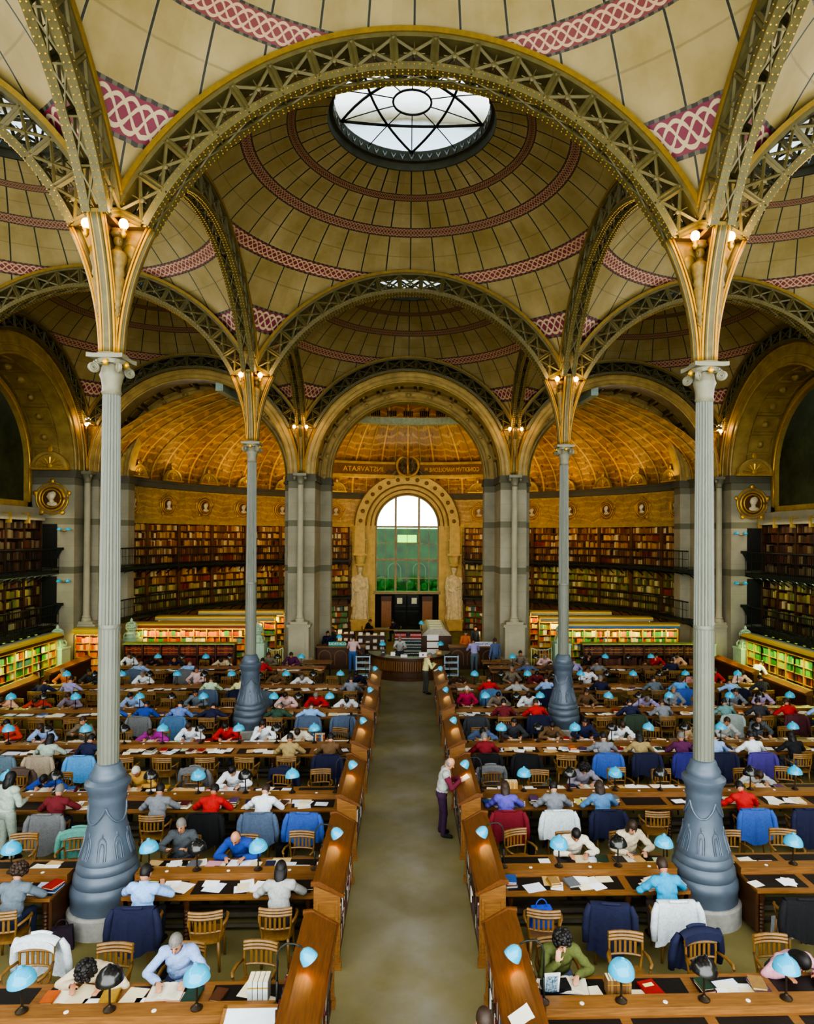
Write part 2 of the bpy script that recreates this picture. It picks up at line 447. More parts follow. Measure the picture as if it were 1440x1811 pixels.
# ------------------------------------------------------------------ iron arches
RI, RE = 4.85, 5.55
m_ribgold = M('rib_gilding', '#a87a1c', .4, .25, .12, 10)
m_edge = M('dull_gilt_edge', '#7d6626', .45, .3, .15, 8)
def arch_meshes():
    A0 = RAD(26.2); NP = 17; st = (PI-2*A0)/NP
    up = MB(); hw = .21
    a_e = math.acos(4.93/RE)
    up.ring(5.40, 5.50, -hw, hw, a_e, PI-a_e, 60)
    up.m = 1
    for y0, y1 in ((-hw-.03, -hw+.02), (hw-.02, hw+.03)): up.ring(5.47, 5.56, y0, y1, a_e, PI-a_e, 60)
    upm = up.mesh('upper_flange', [m_iron, m_edge], 40)
    lo = MB()
    for y0, y1 in ((-hw,-.07),(.07,hw)): lo.ring(RI, RI+.05, y0, y1, A0, PI-A0, 60)
    for y0, y1 in ((-hw,-hw+.03),(hw-.03,hw)): lo.ring(RI+.05, RI+.13, y0, y1, A0, PI-A0, 60)
    lom = lo.mesh('lower_flange', [m_iron], 40)
    la = MB()
    def bar(p, q, y, w=.036, th=.03):
        p = Vector((p[0],y,p[1])); q = Vector((q[0],y,q[1]))
        la.tube([p, q], w*.85, 4)
    P = lambda r, a: (r*cos(a), r*sin(a))
    for i in range(NP+1):
        a = A0 + i*st
        for y in (-hw+.02, hw-.02):
            for da in (-.0065, .0065): bar(P(RI+.1,a+da), P(5.42,a+da), y, .044)
        p0 = P(RI+.03,a); 
        la.tube([(p0[0],-hw,p0[1]),(p0[0],hw,p0[1])], .02, 4)
        p0 = P(5.40,a); la.tube([(p0[0],-hw,p0[1]),(p0[0],hw,p0[1])], .02, 4)
        if i < NP:
            b_ = a+st; am = a+st/2
            for y in (-hw+.02, hw-.02):
                bar(P(RI+.12,a), P(5.40,b_), y); bar(P(RI+.12,b_), P(5.40,a), y)
                bar(P(RI+.2,am), P(5.32,am), y, .012)
                bar(P(5.13,am-.035), P(5.13,am+.035), y, .012)
                c = P(5.135,am); la.ell((c[0],y*1.06,c[1]), (.05,.03,.05), nu=8, nv=6)
            # lacing seen from below
            c0 = P(RI+.02,a); c1 = P(RI+.02,b_)
            la.tube([(c0[0],-.12,c0[1]),(c1[0],.12,c1[1])], .018, 4); la.tube([(c0[0],.12,c0[1]),(c1[0],-.12,c1[1])], .018, 4)
    lam = la.mesh('lattice', [m_iron], False)
    sd = MB()
    n = 112
    for i in range(n+1):
        a = A0 + (PI-2*A0)*i/n
        for y in (-.185,-.105,.105,.185):
            r = RI-.004; c = (r*cos(a), y, r*sin(a)); e = .016
            sd._add([(c[0]+e,c[1],c[2]),(c[0]-e,c[1],c[2]),(c[0],c[1]+e,c[2]),(c[0],c[1]-e,c[2]),(c[0],c[1],c[2]+e),(c[0],c[1],c[2]-e)],
                    [(0,2,4),(2,1,4),(1,3,4),(3,0,4),(2,0,5),(1,2,5),(3,1,5),(0,3,5)])
        for y in (-hw-.002, hw+.002):
            r = RI+.09; c = (r*cos(a), y, r*sin(a)); e = .012
            sd._add([(c[0]+e,c[1],c[2]),(c[0]-e,c[1],c[2]),(c[0],c[1]+e,c[2]),(c[0],c[1]-e,c[2]),(c[0],c[1],c[2]+e),(c[0],c[1],c[2]-e)],
                    [(0,2,4),(2,1,4),(1,3,4),(3,0,4),(2,0,5),(1,2,5),(3,1,5),(0,3,5)])
    sdm = sd.mesh('rivet_row', [m_gold], False)
    def rib(sgn):
        b = MB(); pts = lambda r, y: [(sgn*r*cos(a), y, r*sin(a)) for a in [A0*k/14+.012*(1-k/14) for k in range(15)]]
        b.m = 0; b.tube(pts(RI+.03, 0), .10, 8, True)
        b.m = 1
        for y in (-.105, -.04, .04, .105): b.tube(pts(RI-.05+abs(y)*.45, y), .024, 6)
        for y in (-.125, .125): b.tube(pts(RI+.04, y), .02, 6)
        return b.mesh('rib', [m_iron, m_ribgold], True)
    def web(sgn):
        b = MB(); n = 14
        pts = [(sgn*(RI+.02)*cos(A0*k/n), (RI+.02)*sin(A0*k/n)) for k in range(n+1)]
        poly = pts + [(sgn*4.99, RI*sin(A0)+.02), (sgn*4.99, 0)]
        b.prism(poly, (-.03,.03))
        b.m = 1
        # mouldings round the web and a horizontal brace above it
        zt = RI*sin(A0)
        b.box(min(sgn*4.36,sgn*4.97), max(sgn*4.36,sgn*4.97), -.17, .17, zt, zt+.07)
        for k in range(3):
            zc = zt-.35-.42*k; w_ = .46-.14*k
            b.ell((sgn*(4.93-w_*.45), 0, zc), (w_*.30,.055,.15), nu=10, nv=8)
        return b.mesh('bracket_web', [m_web, m_edge], 35)
    return upm, lom, lam, sdm, rib(1), rib(-1), web(1), web(-1)
AR = arch_meshes()
def put_arch(cx, cy, alongx, label):
    a = thing('iron_arch', label, 'arch', (cx,cy,ZS), 0 if alongx else PI/2)
    lw = None
    for nm, me in zip(('upper_flange','lower_flange','lattice','rivet_row','rib','rib','bracket_web','bracket_web'), AR):
        o = link(nm, me, lw if nm == 'rivet_row' else a)
        if nm == 'lower_flange': lw = o
        if nm == 'rivet_row': o['kind'] = 'stuff'
    return a
for Y, w in ((0,'nearest cross row, between the front columns'), (10,'second cross row, between the rear columns'), (20,'far wall, above the stone arches')):
    for X in (-10, 0, 10): put_arch(X, Y, True, f'pierced gilt iron arch, {w}, {PLACE[X]} bay')
for X, w in ((-15,'against the left side wall'), (-5,'on the left column line'), (5,'on the right column line'), (15,'against the right side wall')):
    for Y in (-5, 5, 15): put_arch(X, Y, False, f'pierced gilt iron arch running lengthwise {w}, {DEP[Y]} bay from the front')

# ------------------------------------------------------------------ iron columns
def column_meshes():
    p = MB(); p.lathe([(.60,0),(.60,.30),(.575,.34),(.0,.34)], 40); pl = p.mesh('plinth', [m_plinth], 30)
    PROF = [(.545,.34),(.545,.50),(.56,.56),(.55,.66),(.50,.72),(.515,.76),(.50,.86),(.455,.92),(.47,.96),(.455,1.03),(.425,1.07),(.435,1.11),(.40,1.20),(.35,1.36),(.305,1.58),(.285,1.78),(.275,1.98),(.30,2.04),(.285,2.09),(.30,2.14),(.315,2.20),(.355,2.27),(.355,2.32),(.27,2.37),(.28,2.43),(.255,2.48),(.23,2.52),(.205,2.60),(.175,2.62)]
    b = MB(); b.lathe(PROF, 48)
    # relief: hanging garlands and leaf frieze
    for k in range(4):
        a0 = 2*PI*k/4+.3; a1 = a0 + 2*PI/4
        pts = []
        for q in range(13):
            s_ = q/12; a = a0+(a1-a0)*s_; z = 1.96-.26*math.sin(PI*s_)**.8; r = .28+.022*(1.96-z)/.26
            pts.append((r*cos(a), r*sin(a), z))
        b.tube(pts, .018, 6)
    def rad(z):
        for (r0_, z0_), (r1_, z1_) in zip(PROF, PROF[1:]):
            if z0_ <= z <= z1_: return r0_+(r1_-r0_)*(z-z0_)/(z1_-z0_)
        return .3
    for k in range(9):                       # pointed palmettes in low relief
        a0 = 2*PI*k/9
        for wv in (.26, .13):
            pts = []
            for q in range(15):
                t_ = q/14; z = 1.16+.34*math.sin(PI*t_)**.7*(1 if wv > .2 else .75); a = a0+wv*math.cos(PI*t_)*(.6+.4*math.sin(PI*t_))
                pts.append(((rad(z)+.004)*cos(a), (rad(z)+.004)*sin(a), z))
            b.tube(pts, .011, 5)
        z = 1.52; b.ell(((rad(z)+.002)*cos(a0), (rad(z)+.002)*sin(a0), z), (.018,.018,.05), nu=6, nv=5)
    pd = b.mesh('pedestal', [m_ped], 40)
    s = MB(); s.lathe([(.17,2.6),(.17,4.86)], 80, flute=(4,.035)); s.lathe([(.168,4.86),(.14,8.74)], 80, flute=(4,.10))
    s.lathe([(.165,4.82),(.172,4.85),(.165,4.90)], 40)
    sh = s.mesh('shaft', [m_shaft], False)
    c = MB(); c.lathe([(.14,8.70),(.16,8.74),(.145,8.78),(.15,8.86),(.165,8.95),(.19,9.02),(.17,9.08),(.15,9.2)], 32)
    for sx in (-1,1):
        for sy in (-1,1):
            cx_, cy_ = sx*.20, sy*.20; d = Vector((sx,sy,0)).normalized()
            # volute spiral on each corner, standing in the diagonal plane
            sp = []
            for k in range(30):
                t = k/29*2.3*2*PI; r = .082*(1-k/29*.85)
                off = r*cos(t+PI/2); sp.append((cx_+d.x*(off+.01), cy_+d.y*(off+.01), 9.12+r*sin(t+PI/2)))
            c.tube(sp, .030, 6)
            c.tube([(sx*.08,sy*.08,9.22),(cx_*.9,cy_*.9,9.21)], .045, 8)
    c.prism([(-.29,-.29),(-.2,-.255),(.2,-.255),(.29,-.29),(.255,-.2),(.255,.2),(.29,.29),(.2,.255),(-.2,.255),(-.29,.29),(-.255,.2),(-.255,-.2)], (9.27,9.34), 'z')
    c.lathe([(.22,9.20),(.24,9.27)], 24); c.lathe([(.26,9.34),(.24,9.37),(.2,9.38)], 24)
    c.m = 1
    for k in range(4):
        a = k*PI/2; c.ell((.235*cos(a), .235*sin(a), 9.2), (.05,.05,.06), nu=8, nv=6)
    cp = c.mesh('capital', [m_cap, m_gold], 40)
    # post joining the four spreading ribs, with a draped bust in each corner
    q = MB(); q.tube([(0,0,9.34),(0,0,11.7)], [.12,.10], 12); core = q.mesh('core_post', [m_web], True)
    h = MB()
    h.lathe([(0,0),(.03,.02),(.02,.06),(.05,.10),(.04,.16),(.065,.2),(.05,.28),(.085,.42),(.075,.46),(.11,.62),(.09,.66),(.115,.70),(.105,.80),(.15,.98),(.14,1.05),(.06,1.12),(.05,1.16)], 16)
    h.ell((0,0,1.26), (.075,.085,.11)); h.cap((0,-.08,1.25),(0,-.095,1.22),.014,.018,6)
    h.lathe([(.085,1.31),(.13,1.36),(.10,1.40),(.12,1.43)], 16)
    hm = h.mesh('bust', [m_web], True)
    return pl, pd, sh, cp, core, hm
CM = column_meshes()
for X, Y, w in ((-5,0,'front left'), (5,0,'front right'), (-5,10,'rear left'), (5,10,'rear right')):
    c = thing('iron_column', f'slender fluted iron column on a bulbous grey pedestal, {w} of the four', 'column', (X,Y,0))
    for nm, me in zip(('plinth','pedestal','shaft','capital','core_post'), CM): o = link(nm, me, c)
    for k in range(4):
        a = PI/4 + k*PI/2
        b = link('bust', CM[5], c, (.30*cos(a)*.7, .30*sin(a)*.7, 9.95), a+PI/2)

# ------------------------------------------------------------------ spandrel lamps
m_globe = M('lit_globe', '#fff0c8', .3, 0, 0, emit='#ffac48', es=11)
gb = MB(); gb.ell((0,0,0), (.075,.075,.085)); GLM = gb.mesh('globe', [m_globe], True)
gc = MB(); gc.lathe([(.02,-.22),(.05,-.16),(.03,-.12),(.055,-.09),(.03,-.08)], 12); GCM = gc.mesh('holder', [m_gold], True)
def point(loc, e, color, r=.08):
    l = bpy.data.lights.new('lamp_light', 'POINT'); l.energy = e; l.color = color; l.shadow_soft_size = r
    o = bpy.data.objects.new('lamp_light', l); COL.objects.link(o); o.location = loc; return o
def area(loc, rot, sx, sy, e, color, spread=PI):
    l = bpy.data.lights.new('strip_or_fill_light', 'AREA'); l.shape = 'RECTANGLE'; l.size = sx; l.size_y = sy; l.energy = e; l.color = color; l.spread = spread
    o = bpy.data.objects.new('strip_or_fill_light', l); COL.objects.link(o); o.location = loc; o.rotation_euler = rot; return o
WARM = (1.0, .62, .25)
def spandrel(X, Y, dx, dy, lab, e):
    p = (X+dx, Y+dy, 11.42)
    t = thing('globe_lamp', lab, 'lamp', p); link('globe', GLM, t); link('holder', GCM, t)
    t['group'] = 'globe lamps at the springing of the iron arches'
    point((p[0]+dx*.4, p[1]+dy*.6, p[2]+.12), e, WARM)
for X, Y, w in ((-5,0,'front left'), (5,0,'front right'), (-5,10,'rear left'), (5,10,'rear right')):
    for sx, v in ((-1,'outer' if X < 0 else 'inner'), (1,'inner' if X < 0 else 'outer')):
        spandrel(X, Y, sx*.30, -.30, f'lit globe lamp on the near {v} corner above the {w} iron column', 15)
for X, sx, w in ((-15,1,'left corner'), (-5,-1,'left pier, outer side'), (-5,1,'left pier, inner side'), (5,-1,'right pier, inner side'), (5,1,'right pier, outer side'), (15,-1,'right corner')):
    spandrel(X, 19.8, sx*.28, -.35, f'lit globe lamp at the arch springing of the far wall, {w}', 18)
# ------------------------------------------------------------------ far wall with three stone arches
def stone_mat():
    t = NT('pier_stone'); vec = t.coord('Object')
    sp = t.n('ShaderNodeSeparateXYZ'); t.l(vec, sp.inputs[0])
    f = t.ramp(t.noise(.8, vec, 5), .3, .7)
    c = t.mix(f, srgb('#86816a'), srgb('#a09a82'))
    z = sp.outputs[2]
    j = t.math('LESS_THAN', t.math('ABSOLUTE', t.math('SUBTRACT', t.math('FRACT', t.math('MULTIPLY', z, 1.45)), .5)), .008)
    c = t.mix(t.math('MULTIPLY', j, .5), c, srgb('#6f6a58'))
    for z0, z1 in ((4.62,4.93),(6.83,7.12),(8.62,8.96)):
        b = t.math('MULTIPLY', t.math('GREATER_THAN', z, z0), t.math('LESS_THAN', z, z1))
        c = t.mix(b, c, srgb('#6f6c55'))
    warm = t.ramp(z, 7.0, 9.4)
    t.base(c); t.b.inputs['Roughness'].default_value = .85
    return t.mat
m_pier = stone_mat()
w = MB()
for X in (-5, 5):
    w.box(X-.62, X+.62, 19.98, 22, 0, 8.95); w.box(X-1.14, X+1.14, 22, 22.75, 0, 8.95)
for s in (-1, 1):
    x0, x1 = sorted((s*14.38, s*17.2)); w.box(x0, x1, 19.98, 22, 0, 8.95)
    x0, x1 = sorted((s*13.86, s*17.2)); w.box(x0, x1, 22, 22.75, 0, 8.95)
struct(w.build('wall_back', m_pier), 'far wall of grey stone piers carrying three gilded arches')
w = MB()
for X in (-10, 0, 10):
    w.ring(4.86, 7.2, 20.45, 20.6, 0, PI, 48, X, ZS, 5.0)          # backing wall; darkness behind the ironwork put into its colour
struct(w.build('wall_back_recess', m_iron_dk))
t1 = MB()
for X in (-5, 5):
    for hw, y0, y1 in ((.70, 19.9, 22), (1.2, 21.9, 22.85)):
        t1.box(X-hw, X+hw, y0, y1, 8.95, 9.08); t1.box(X-hw+.04, X+hw-.04, y0+.04, y1-.04, 9.08, 9.3)
for s in (-1, 1):
    for x0, y0, y1 in ((14.3,19.9,22),(13.78,21.9,22.85)):
        a, b = sorted((s*x0, s*17.2)); t1.box(a, b, y0, y1, 8.95, 9.3)
struct(t1.build('trim_1', m_stone_dark), 'dark moulded impost course on the piers')
def arch_stone_mat():
    t = NT('gilded_arch_stone'); vec = t.coord('Object')
    f = t.ramp(t.noise(2.2, vec, 5), .3, .7)
    t.base(t.mix(f, srgb('#7f6830'), srgb('#a58b48'))); t.b.inputs['Roughness'].default_value = .5
    return t.mat
m_archst = arch_stone_mat()
for k, X in enumerate((-10, 0, 10)):
    b = MB()
    b.ring(4.40, 4.86, 19.95, 20.9, 0, PI, 56, X, ZS)
    for r, q in ((4.40,.05),(4.60,.035),(4.82,.04)):
        b.tube([(X+r*cos(a), 19.94, ZS+r*sin(a)) for a in [PI*i/56 for i in range(57)]], q, 6)
    struct(b.build('trim_%d' % (2+3*k), m_archst, smooth=40), f'gilded stone arch ring on the far wall, {PLACE[X]} bay')
    b = MB()
    b.ring(4.5, 4.7, 20.9, 22, 0, PI, 56, X, ZS)
    b.m = 1
    for i in range(1, 15):
        a = PI*i/15
        b.ring(4.36, 4.5, 20.9, 22, a-.012, a+.012, 2, X, ZS)
        if i < 15: b.ring(4.44, 4.5, 21.2, 21.7, a+.05, a+.16, 5, X, ZS)
    struct(b.build('trim_%d' % (3+3*k), [m_stone_dark, m_archst], smooth=40))
    b = MB()
    b.ring(3.88, 4.55, 22, 22.75, 0, PI, 56, X, ZS)
    for r, q in ((3.9,.05),(4.06,.03),(4.36,.03),(4.5,.05)):
        b.tube([(X+r*cos(a), 21.99, ZS+r*sin(a)) for a in [PI*i/56 for i in range(57)]], q, 6)
    b.m = 1
    for i in range(12):
        a = PI*(i+.5)/12
        b.ring(4.14, 4.28, 21.95, 22, a-.09, a+.09, 6, X, ZS)
        c = a+PI/24; b.ell((X+4.21*cos(c), 21.97, ZS+4.21*sin(c)), (.09,.05,.09), nu=8, nv=6)
    struct(b.build('trim_%d' % (4+3*k), [m_archst, m_gold_stone], smooth=40), f'inner gilded arch ring with raised panels, {PLACE[X]} bay')
    b = MB(); b.ring(4.5, 7.2, 22.3, 22.7, 0, PI, 40, X, ZS, 5.0); struct(b.build('wall_back_upper', m_archst))

# attached slender columns against the piers
pc = MB(); pc.box(-.66,.66,-.42,.3,0,.62); pc.box(-.6,.6,-.38,.3,.62,.72); pc.box(-.46,.46,-.28,.3,.72,2.18); pc.box(-.54,.54,-.34,.3,2.18,2.30); pc.box(-.40,.40,-.24,.3,2.30,2.42)
pc.box(-.30,.30,-.30,-.28,.95,1.95)
PCB = pc.mesh('base_block', [m_stone])
pc = MB(); pc.lathe([(.22,2.42),(.22,2.5),(.18,2.56),(.2,2.6),(.145,2.68),(.13,8.75)], 20); PCS = pc.mesh('shaft', [m_stone], 40)
pc = MB(); pc.lathe([(.13,8.75),(.16,8.8),(.14,8.85),(.17,8.95),(.22,9.1),(.28,9.15)], 20); pc.box(-.3,.3,-.3,.3,9.15,9.28)
for sx in (-1,1): pc.ell((sx*.25,-.22,9.06),(.08,.08,.09), nu=10, nv=8)
PCC = pc.mesh('capital', [m_cap], 40)
pc = MB(); pc.tube([(0,0,9.28),(0,0,11.7)], [.12,.1], 12); PCP = pc.mesh('core_post', [m_web], True)
for X, l in ((-15,'in the far left corner'), (-5,'on the left middle pier'), (5,'on the right middle pier'), (15,'in the far right corner')):
    xx = X + (.25 if X == -15 else -.25 if X == 15 else 0)
    c = thing('attached_column', f'slender stone column on a block base, {l} of the far wall', 'column', (xx, 19.66, 0))
    for nm, me in (('base_block',PCB),('shaft',PCS),('capital',PCC)): link(nm, me, c)
    o = link('core_post', PCP, c); o.location = (X-xx, .3, 0)
    if abs(X) == 5:
        b = link('bust', CM[5], c); b.location = (0, -.02, 9.95)

# ------------------------------------------------------------------ hemicycle behind the arches
RC, YC = 14.6, 20.0
def cyl(r, a, z): a = RAD(a); return (r*sin(a), YC + r*cos(a), z)     # angle from straight ahead, + to the right
def arc_band(b, r0, r1, z0, z1, a0, a1, n):
    vs = []; fs = []
    for i in range(n+1):
        a = a0 + (a1-a0)*i/n
        vs += [cyl(r0,a,z0), cyl(r1,a,z0), cyl(r1,a,z1), cyl(r0,a,z1)]
    for i in range(n):
        for k in range(4):
            k2 = (k+1) % 4; fs.append((i*4+k2, i*4+k, (i+1)*4+k, (i+1)*4+k2))
    fs.append((0,1,2,3)); fs.append((n*4+3,n*4+2,n*4+1,n*4))
    b._add(vs, fs)
def frieze_mat(name, c0, c1, sc, dots=False):
    t = NT(name); vec = t.coord('Object')
    sp = t.n('ShaderNodeSeparateXYZ'); t.l(vec, sp.inputs[0])
    ang = t.math('ARCTAN2', sp.outputs[0], t.math('SUBTRACT', sp.outputs[1], YC))
    cb = t.n('ShaderNodeCombineXYZ'); t.l(t.math('MULTIPLY', ang, 14.6), cb.inputs[0]); t.l(sp.outputs[2], cb.inputs[1])
    uv = cb.outputs[0]
    n = t.ramp(t.noise(1.0, uv, 5), .3, .7)
    c = t.mix(n, srgb(c0), srgb(c1))
    vo = t.n('ShaderNodeTexVoronoi', feature='DISTANCE_TO_EDGE'); vo.inputs['Scale'].default_value = sc; t.l(uv, vo.inputs['Vector'])
    e = t.math('LESS_THAN', vo.outputs['Distance'], .05)
    wv = t.n('ShaderNodeTexWave', wave_type='RINGS'); wv.inputs['Scale'].default_value = .9; wv.inputs['Distortion'].default_value = 7; t.l(uv, wv.inputs['Vector'])
    sc_ = t.math('MULTIPLY', t.math('GREATER_THAN', wv.outputs['Fac'], .82), .3)
    c = t.mix(sc_, c, srgb('#e0b860'))
    if dots:
        m = t.math('MULTIPLY', ang, 180/PI/7.5)
        fr = t.math('ABSOLUTE', t.math('SUBTRACT', t.math('FRACT', m), .5))
        for lo_, hi_, cc, am in ((.475,.5,'#d9a94a',.8),(.42,.435,'#4e3414',.7),(.30,.31,'#5e401a',.6),(.26,.265,'#d0a048',.6)):
            k = t.math('MULTIPLY', t.math('GREATER_THAN', fr, lo_), t.math('LESS_THAN', fr, hi_))
            c = t.mix(t.math('MULTIPLY', k, am), c, srgb(cc))
        dz = t.math('ABSOLUTE', t.math('SUBTRACT', t.math('FRACT', t.math('MULTIPLY', sp.outputs[2], 1.6)), .5))
        dd = t.math('MULTIPLY', t.math('LESS_THAN', t.math('ABSOLUTE', t.math('SUBTRACT', fr, .365)), .03), t.math('LESS_THAN', dz, .12))
        c = t.mix(t.math('MULTIPLY', dd, .75), c, srgb('#3a250e'))
        # arabesque in the middle of each panel
        arab = t.math('MULTIPLY', t.math('LESS_THAN', fr, .2), e)
        zlow = t.math('SUBTRACT', 1.0, t.ramp(sp.outputs[2], 11.2, 12.6))
        c = t.mix(t.math('MULTIPLY', t.math('MULTIPLY', arab, zlow), .5), c, srgb('#5e3f18'))
    else:
        c = t.mix(t.math('MULTIPLY', e, .25), c, srgb('#4a3512'))
    t.base(c); t.b.inputs['Roughness'].default_value = .45; t.b.inputs['Metallic'].default_value = .1
    t.bump(wv.outputs['Fac'], .25, .03)
    return t.mat
m_frieze = frieze_mat('ornate_frieze', '#94763e', '#b39252', 2.4)
m_vault = frieze_mat('painted_half_dome', '#7a5520', '#9c7231', 3.2, True)
b = MB()
for a0_, a1_ in ((-90,-11.0),(11.0,90)):
    b.grid(lambda u, v: cyl(RC+.05, a0_+(a1_-a0_)*u, 7.2+2.2*v), 40, 1)
    b.grid(lambda u, v: cyl(RC+.62, a0_+(a1_-a0_)*u, 7.3*v), 40, 1)
struct(b.build('wall_curved', m_frieze, smooth=True), 'curved wall of the apse with a gilded frieze above the bookcases')
b = MB()
for a0_, a1_ in ((-90,-11.2),(11.2,90)): arc_band(b, RC-.16, RC+.1, 8.93, 9.32, a0_, a1_, 40); arc_band(b, RC-.26, RC, 9.22, 9.34, a0_, a1_, 40)
struct(b.build('trim_11', m_stone_dark), 'dark cornice round the apse')
b = MB(); RIMR, RIMZ = 9.0, 9.32+5*sin(math.acos(9.0/RC))
b.grid(lambda u, v: cyl(RC*cos(v*math.acos(9.0/RC)), -90+180*u, 9.32+5*sin(v*math.acos(9.0/RC))), 96, 20)
struct(b.build('ceiling_apse', m_vault, smooth=True), 'golden half dome of the apse with painted ribs and arabesques')
for i in range(24):
    a = -86.25+7.5*i
    b = MB() if i == 0 else b
    b.tube([cyl(RC*cos(v)-.02, a, 9.32+5*sin(v)-.02) for v in [math.acos(9.0/RC)*k/14 for k in range(15)]], .045, 5)
struct(b.build('trim_12', m_gold_stone), 'gilded ribs of the half dome')
b = MB(); arc_band(b, 8.7, 9.05, RIMZ-.1, RIMZ+.3, -90, 90, 48); b.m = 1
b.grid(lambda u, v: cyl(8.75, -90+180*u, RIMZ+.3+.8*v), 48, 1)
b.grid(lambda u, v: cyl(8.8*v, -90+180*u, RIMZ+1.1), 48, 1)
b.m = 2
for i in range(-8, 9):
    for j in range(5): arc_band(b, 8.70, 8.74, RIMZ+.38, RIMZ+.7, i*6.5-1.8+j*.78, i*6.5-1.8+j*.78+.5, 1)
struct(b.build('trim_13', [M('pale_teal_trim','#8fa394',.5), m_vault, m_black], smooth=False), 'pale cornice with dark slots at the top of the apse')

# ---- portrait medallions and shell crests
def medallion_mesh():
    r = MB(); r.tube([(.44*cos(2*PI*i/32), 0, .44*sin(2*PI*i/32)) for i in range(33)], .05, 8); r.tube([(.33*cos(2*PI*i/32), -.03, .33*sin(2*PI*i/32)) for i in range(33)], .03, 6)
    r.tube([(.56*cos(2*PI*i/32), .01, .56*sin(2*PI*i/32)) for i in range(33)], .035, 6)
    for i in range(5):
        a = 2*PI*i/5+PI/2; r.ell((.62*cos(a), 0, .62*sin(a)), (.09,.04,.09), nu=8, nv=6)
    rm = r.mesh('gilt_ring', [m_gold], True)
    d = MB(); d.lathe([(.46,0),(.46,.03),(0,.03)], 32); 
    dm_ = MB(); dm_.T = Matrix.Rotation(PI/2, 4, 'X'); dm_.lathe([(.46,-.02),(.46,.02),(.001,.02)], 32)
    dk = dm_.mesh('disc', [M('medallion_ground','#6b4a20',.4,.3)], 30)
    p = MB(); p.ell((0,-.07,.07), (.13,.09,.16)); p.cap((0,-.05,-.03),(.02,-.05,-.13),.075,.09,8); p.ell((.03,-.05,-.2),(.19,.07,.09)); p.ell((-.12,-.08,.06),(.03,.03,.04), nu=8, nv=6); p.ell((.06,-.06,.13),(.11,.08,.12))
    return rm, dk, p.mesh('portrait', [m_marble], True)
MED = medallion_mesh()
cb = MB(); cb.ring(.50,.60,-.14,.05,0,PI,20); cb.ring(0.001,.50,-.04,.05,0,PI,20); cb.m = 1
for i in range(7):
    a = PI*(i+.5)/7; cb.tube([(.08*cos(a),-.06,.05+.08*sin(a)),(.40*cos(a),-.07,.40*sin(a))], [.02,.05], 6)
cb.ell((0,-.06,.7),(.09,.05,.14), nu=8, nv=6); cb.ell((0,-.09,.08),(.1,.06,.1), nu=8, nv=6)
cb.box(-.66,.66,-.2,.02,-.08,0)
CRE = cb.mesh('shell_crest', [m_gold_stone, m_gold], 35)
AW = {19.5:'first', 34.2:'second', 44.8:'third', 55.4:'fourth', 66:'fifth', 76.8:'sixth'}
for s, sw in ((-1,'left'), (1,'right')):
    for a, nth in AW.items():
        p = cyl(RC-.02, s*a, 8.05)
        m_ = thing('portrait_medallion', f'round gilt medallion with a pale portrait head, {nth} on the {sw} of the window', 'medallion', p, -s*RAD(a))
        for nm, me in zip(('gilt_ring','disc','portrait'), MED): link(nm, me, m_)
        o = link('shell_crest', CRE, None, cyl(RC-.32, s*a, 9.42), -s*RAD(a))
        tag(o, f'gilded shell crest on the cornice, above the {nth} medallion {sw} of the window', 'crest')

# ---- central window
YW = 34.25; ZW = 7.1
b = MB()
b.ring(2.75, 3.62, YW-.35, YW+.3, 0, PI, 48, 0, ZW); b.ring(2.18, 2.75, YW-.15, YW+.3, 0, PI, 48, 0, ZW)
b.m = 1
for r, q, y in ((3.58,.04,YW-.36),(2.82,.06,YW-.36),(2.5,.05,YW-.16),(2.2,.06,YW-.16)):
    b.tube([(r*cos(PI*i/48), y, ZW+r*sin(PI*i/48)) for i in range(49)], q, 6)
for i in range(15):
    a = PI*(i+.5)/15; b.ell((3.2*cos(a), YW-.37, ZW+3.2*sin(a)), (.14,.08,.14), nu=10, nv=6)
b.m = 0
for s in (-1, 1):
    x0, x1 = sorted((s*2.18, s*2.7)); b.box(x0, x1, YW-.15, YW+.3, 0, ZW)
    x0, x1 = sorted((s*2.7, s*3.75)); b.box(x0, x1, YW-.25, YW+.3, 0, ZW)
    x0, x1 = sorted((s*2.55, s*3.7)); b.box(x0, x1, YW-.4, YW+.3, ZW-.25, ZW)
m_wstone = M('window_stone', '#c4ad74', .75, 0, .15, 3, .15)
struct(b.build('trim_14', [m_wstone, M('moulding_stone','#7d6636',.7)], smooth=35), 'carved stone arch round the apse window')
win = struct(bpy.data.objects.new('window_1', None), 'tall arched apse window with bright sky above a green hall'); COL.objects.link(win)
b = MB(); yb = YW+.05
b.ring(2.08, 2.2, yb-.06, yb+.06, 0, PI, 40, 0, ZW)
for x in (-2.14, 2.14): b.box(x-.06, x+.06, yb-.06, yb+.06, 2.5, ZW)
for x in (-.80, .80): b.box(x-.075, x+.075, yb-.08, yb+.08, 2.6, ZW+math.sqrt(2.1**2-.64))
for z, h in ((ZW-.06,.06),(4.78,.07),(5.9,.025),(3.5,.025)): b.box(-2.15, 2.15, yb-.07, yb+.07, z-h, z+h)
for x in (-1.5, 0, 1.5): b.box(x-.018, x+.018, yb-.02, yb+.02, 2.6, ZW)
b.box(-2.3, 2.3, yb-.3, yb+.15, 2.42, 2.62)
b.build('window_frame', M('window_iron', '#8b8268', .6, .1), win)
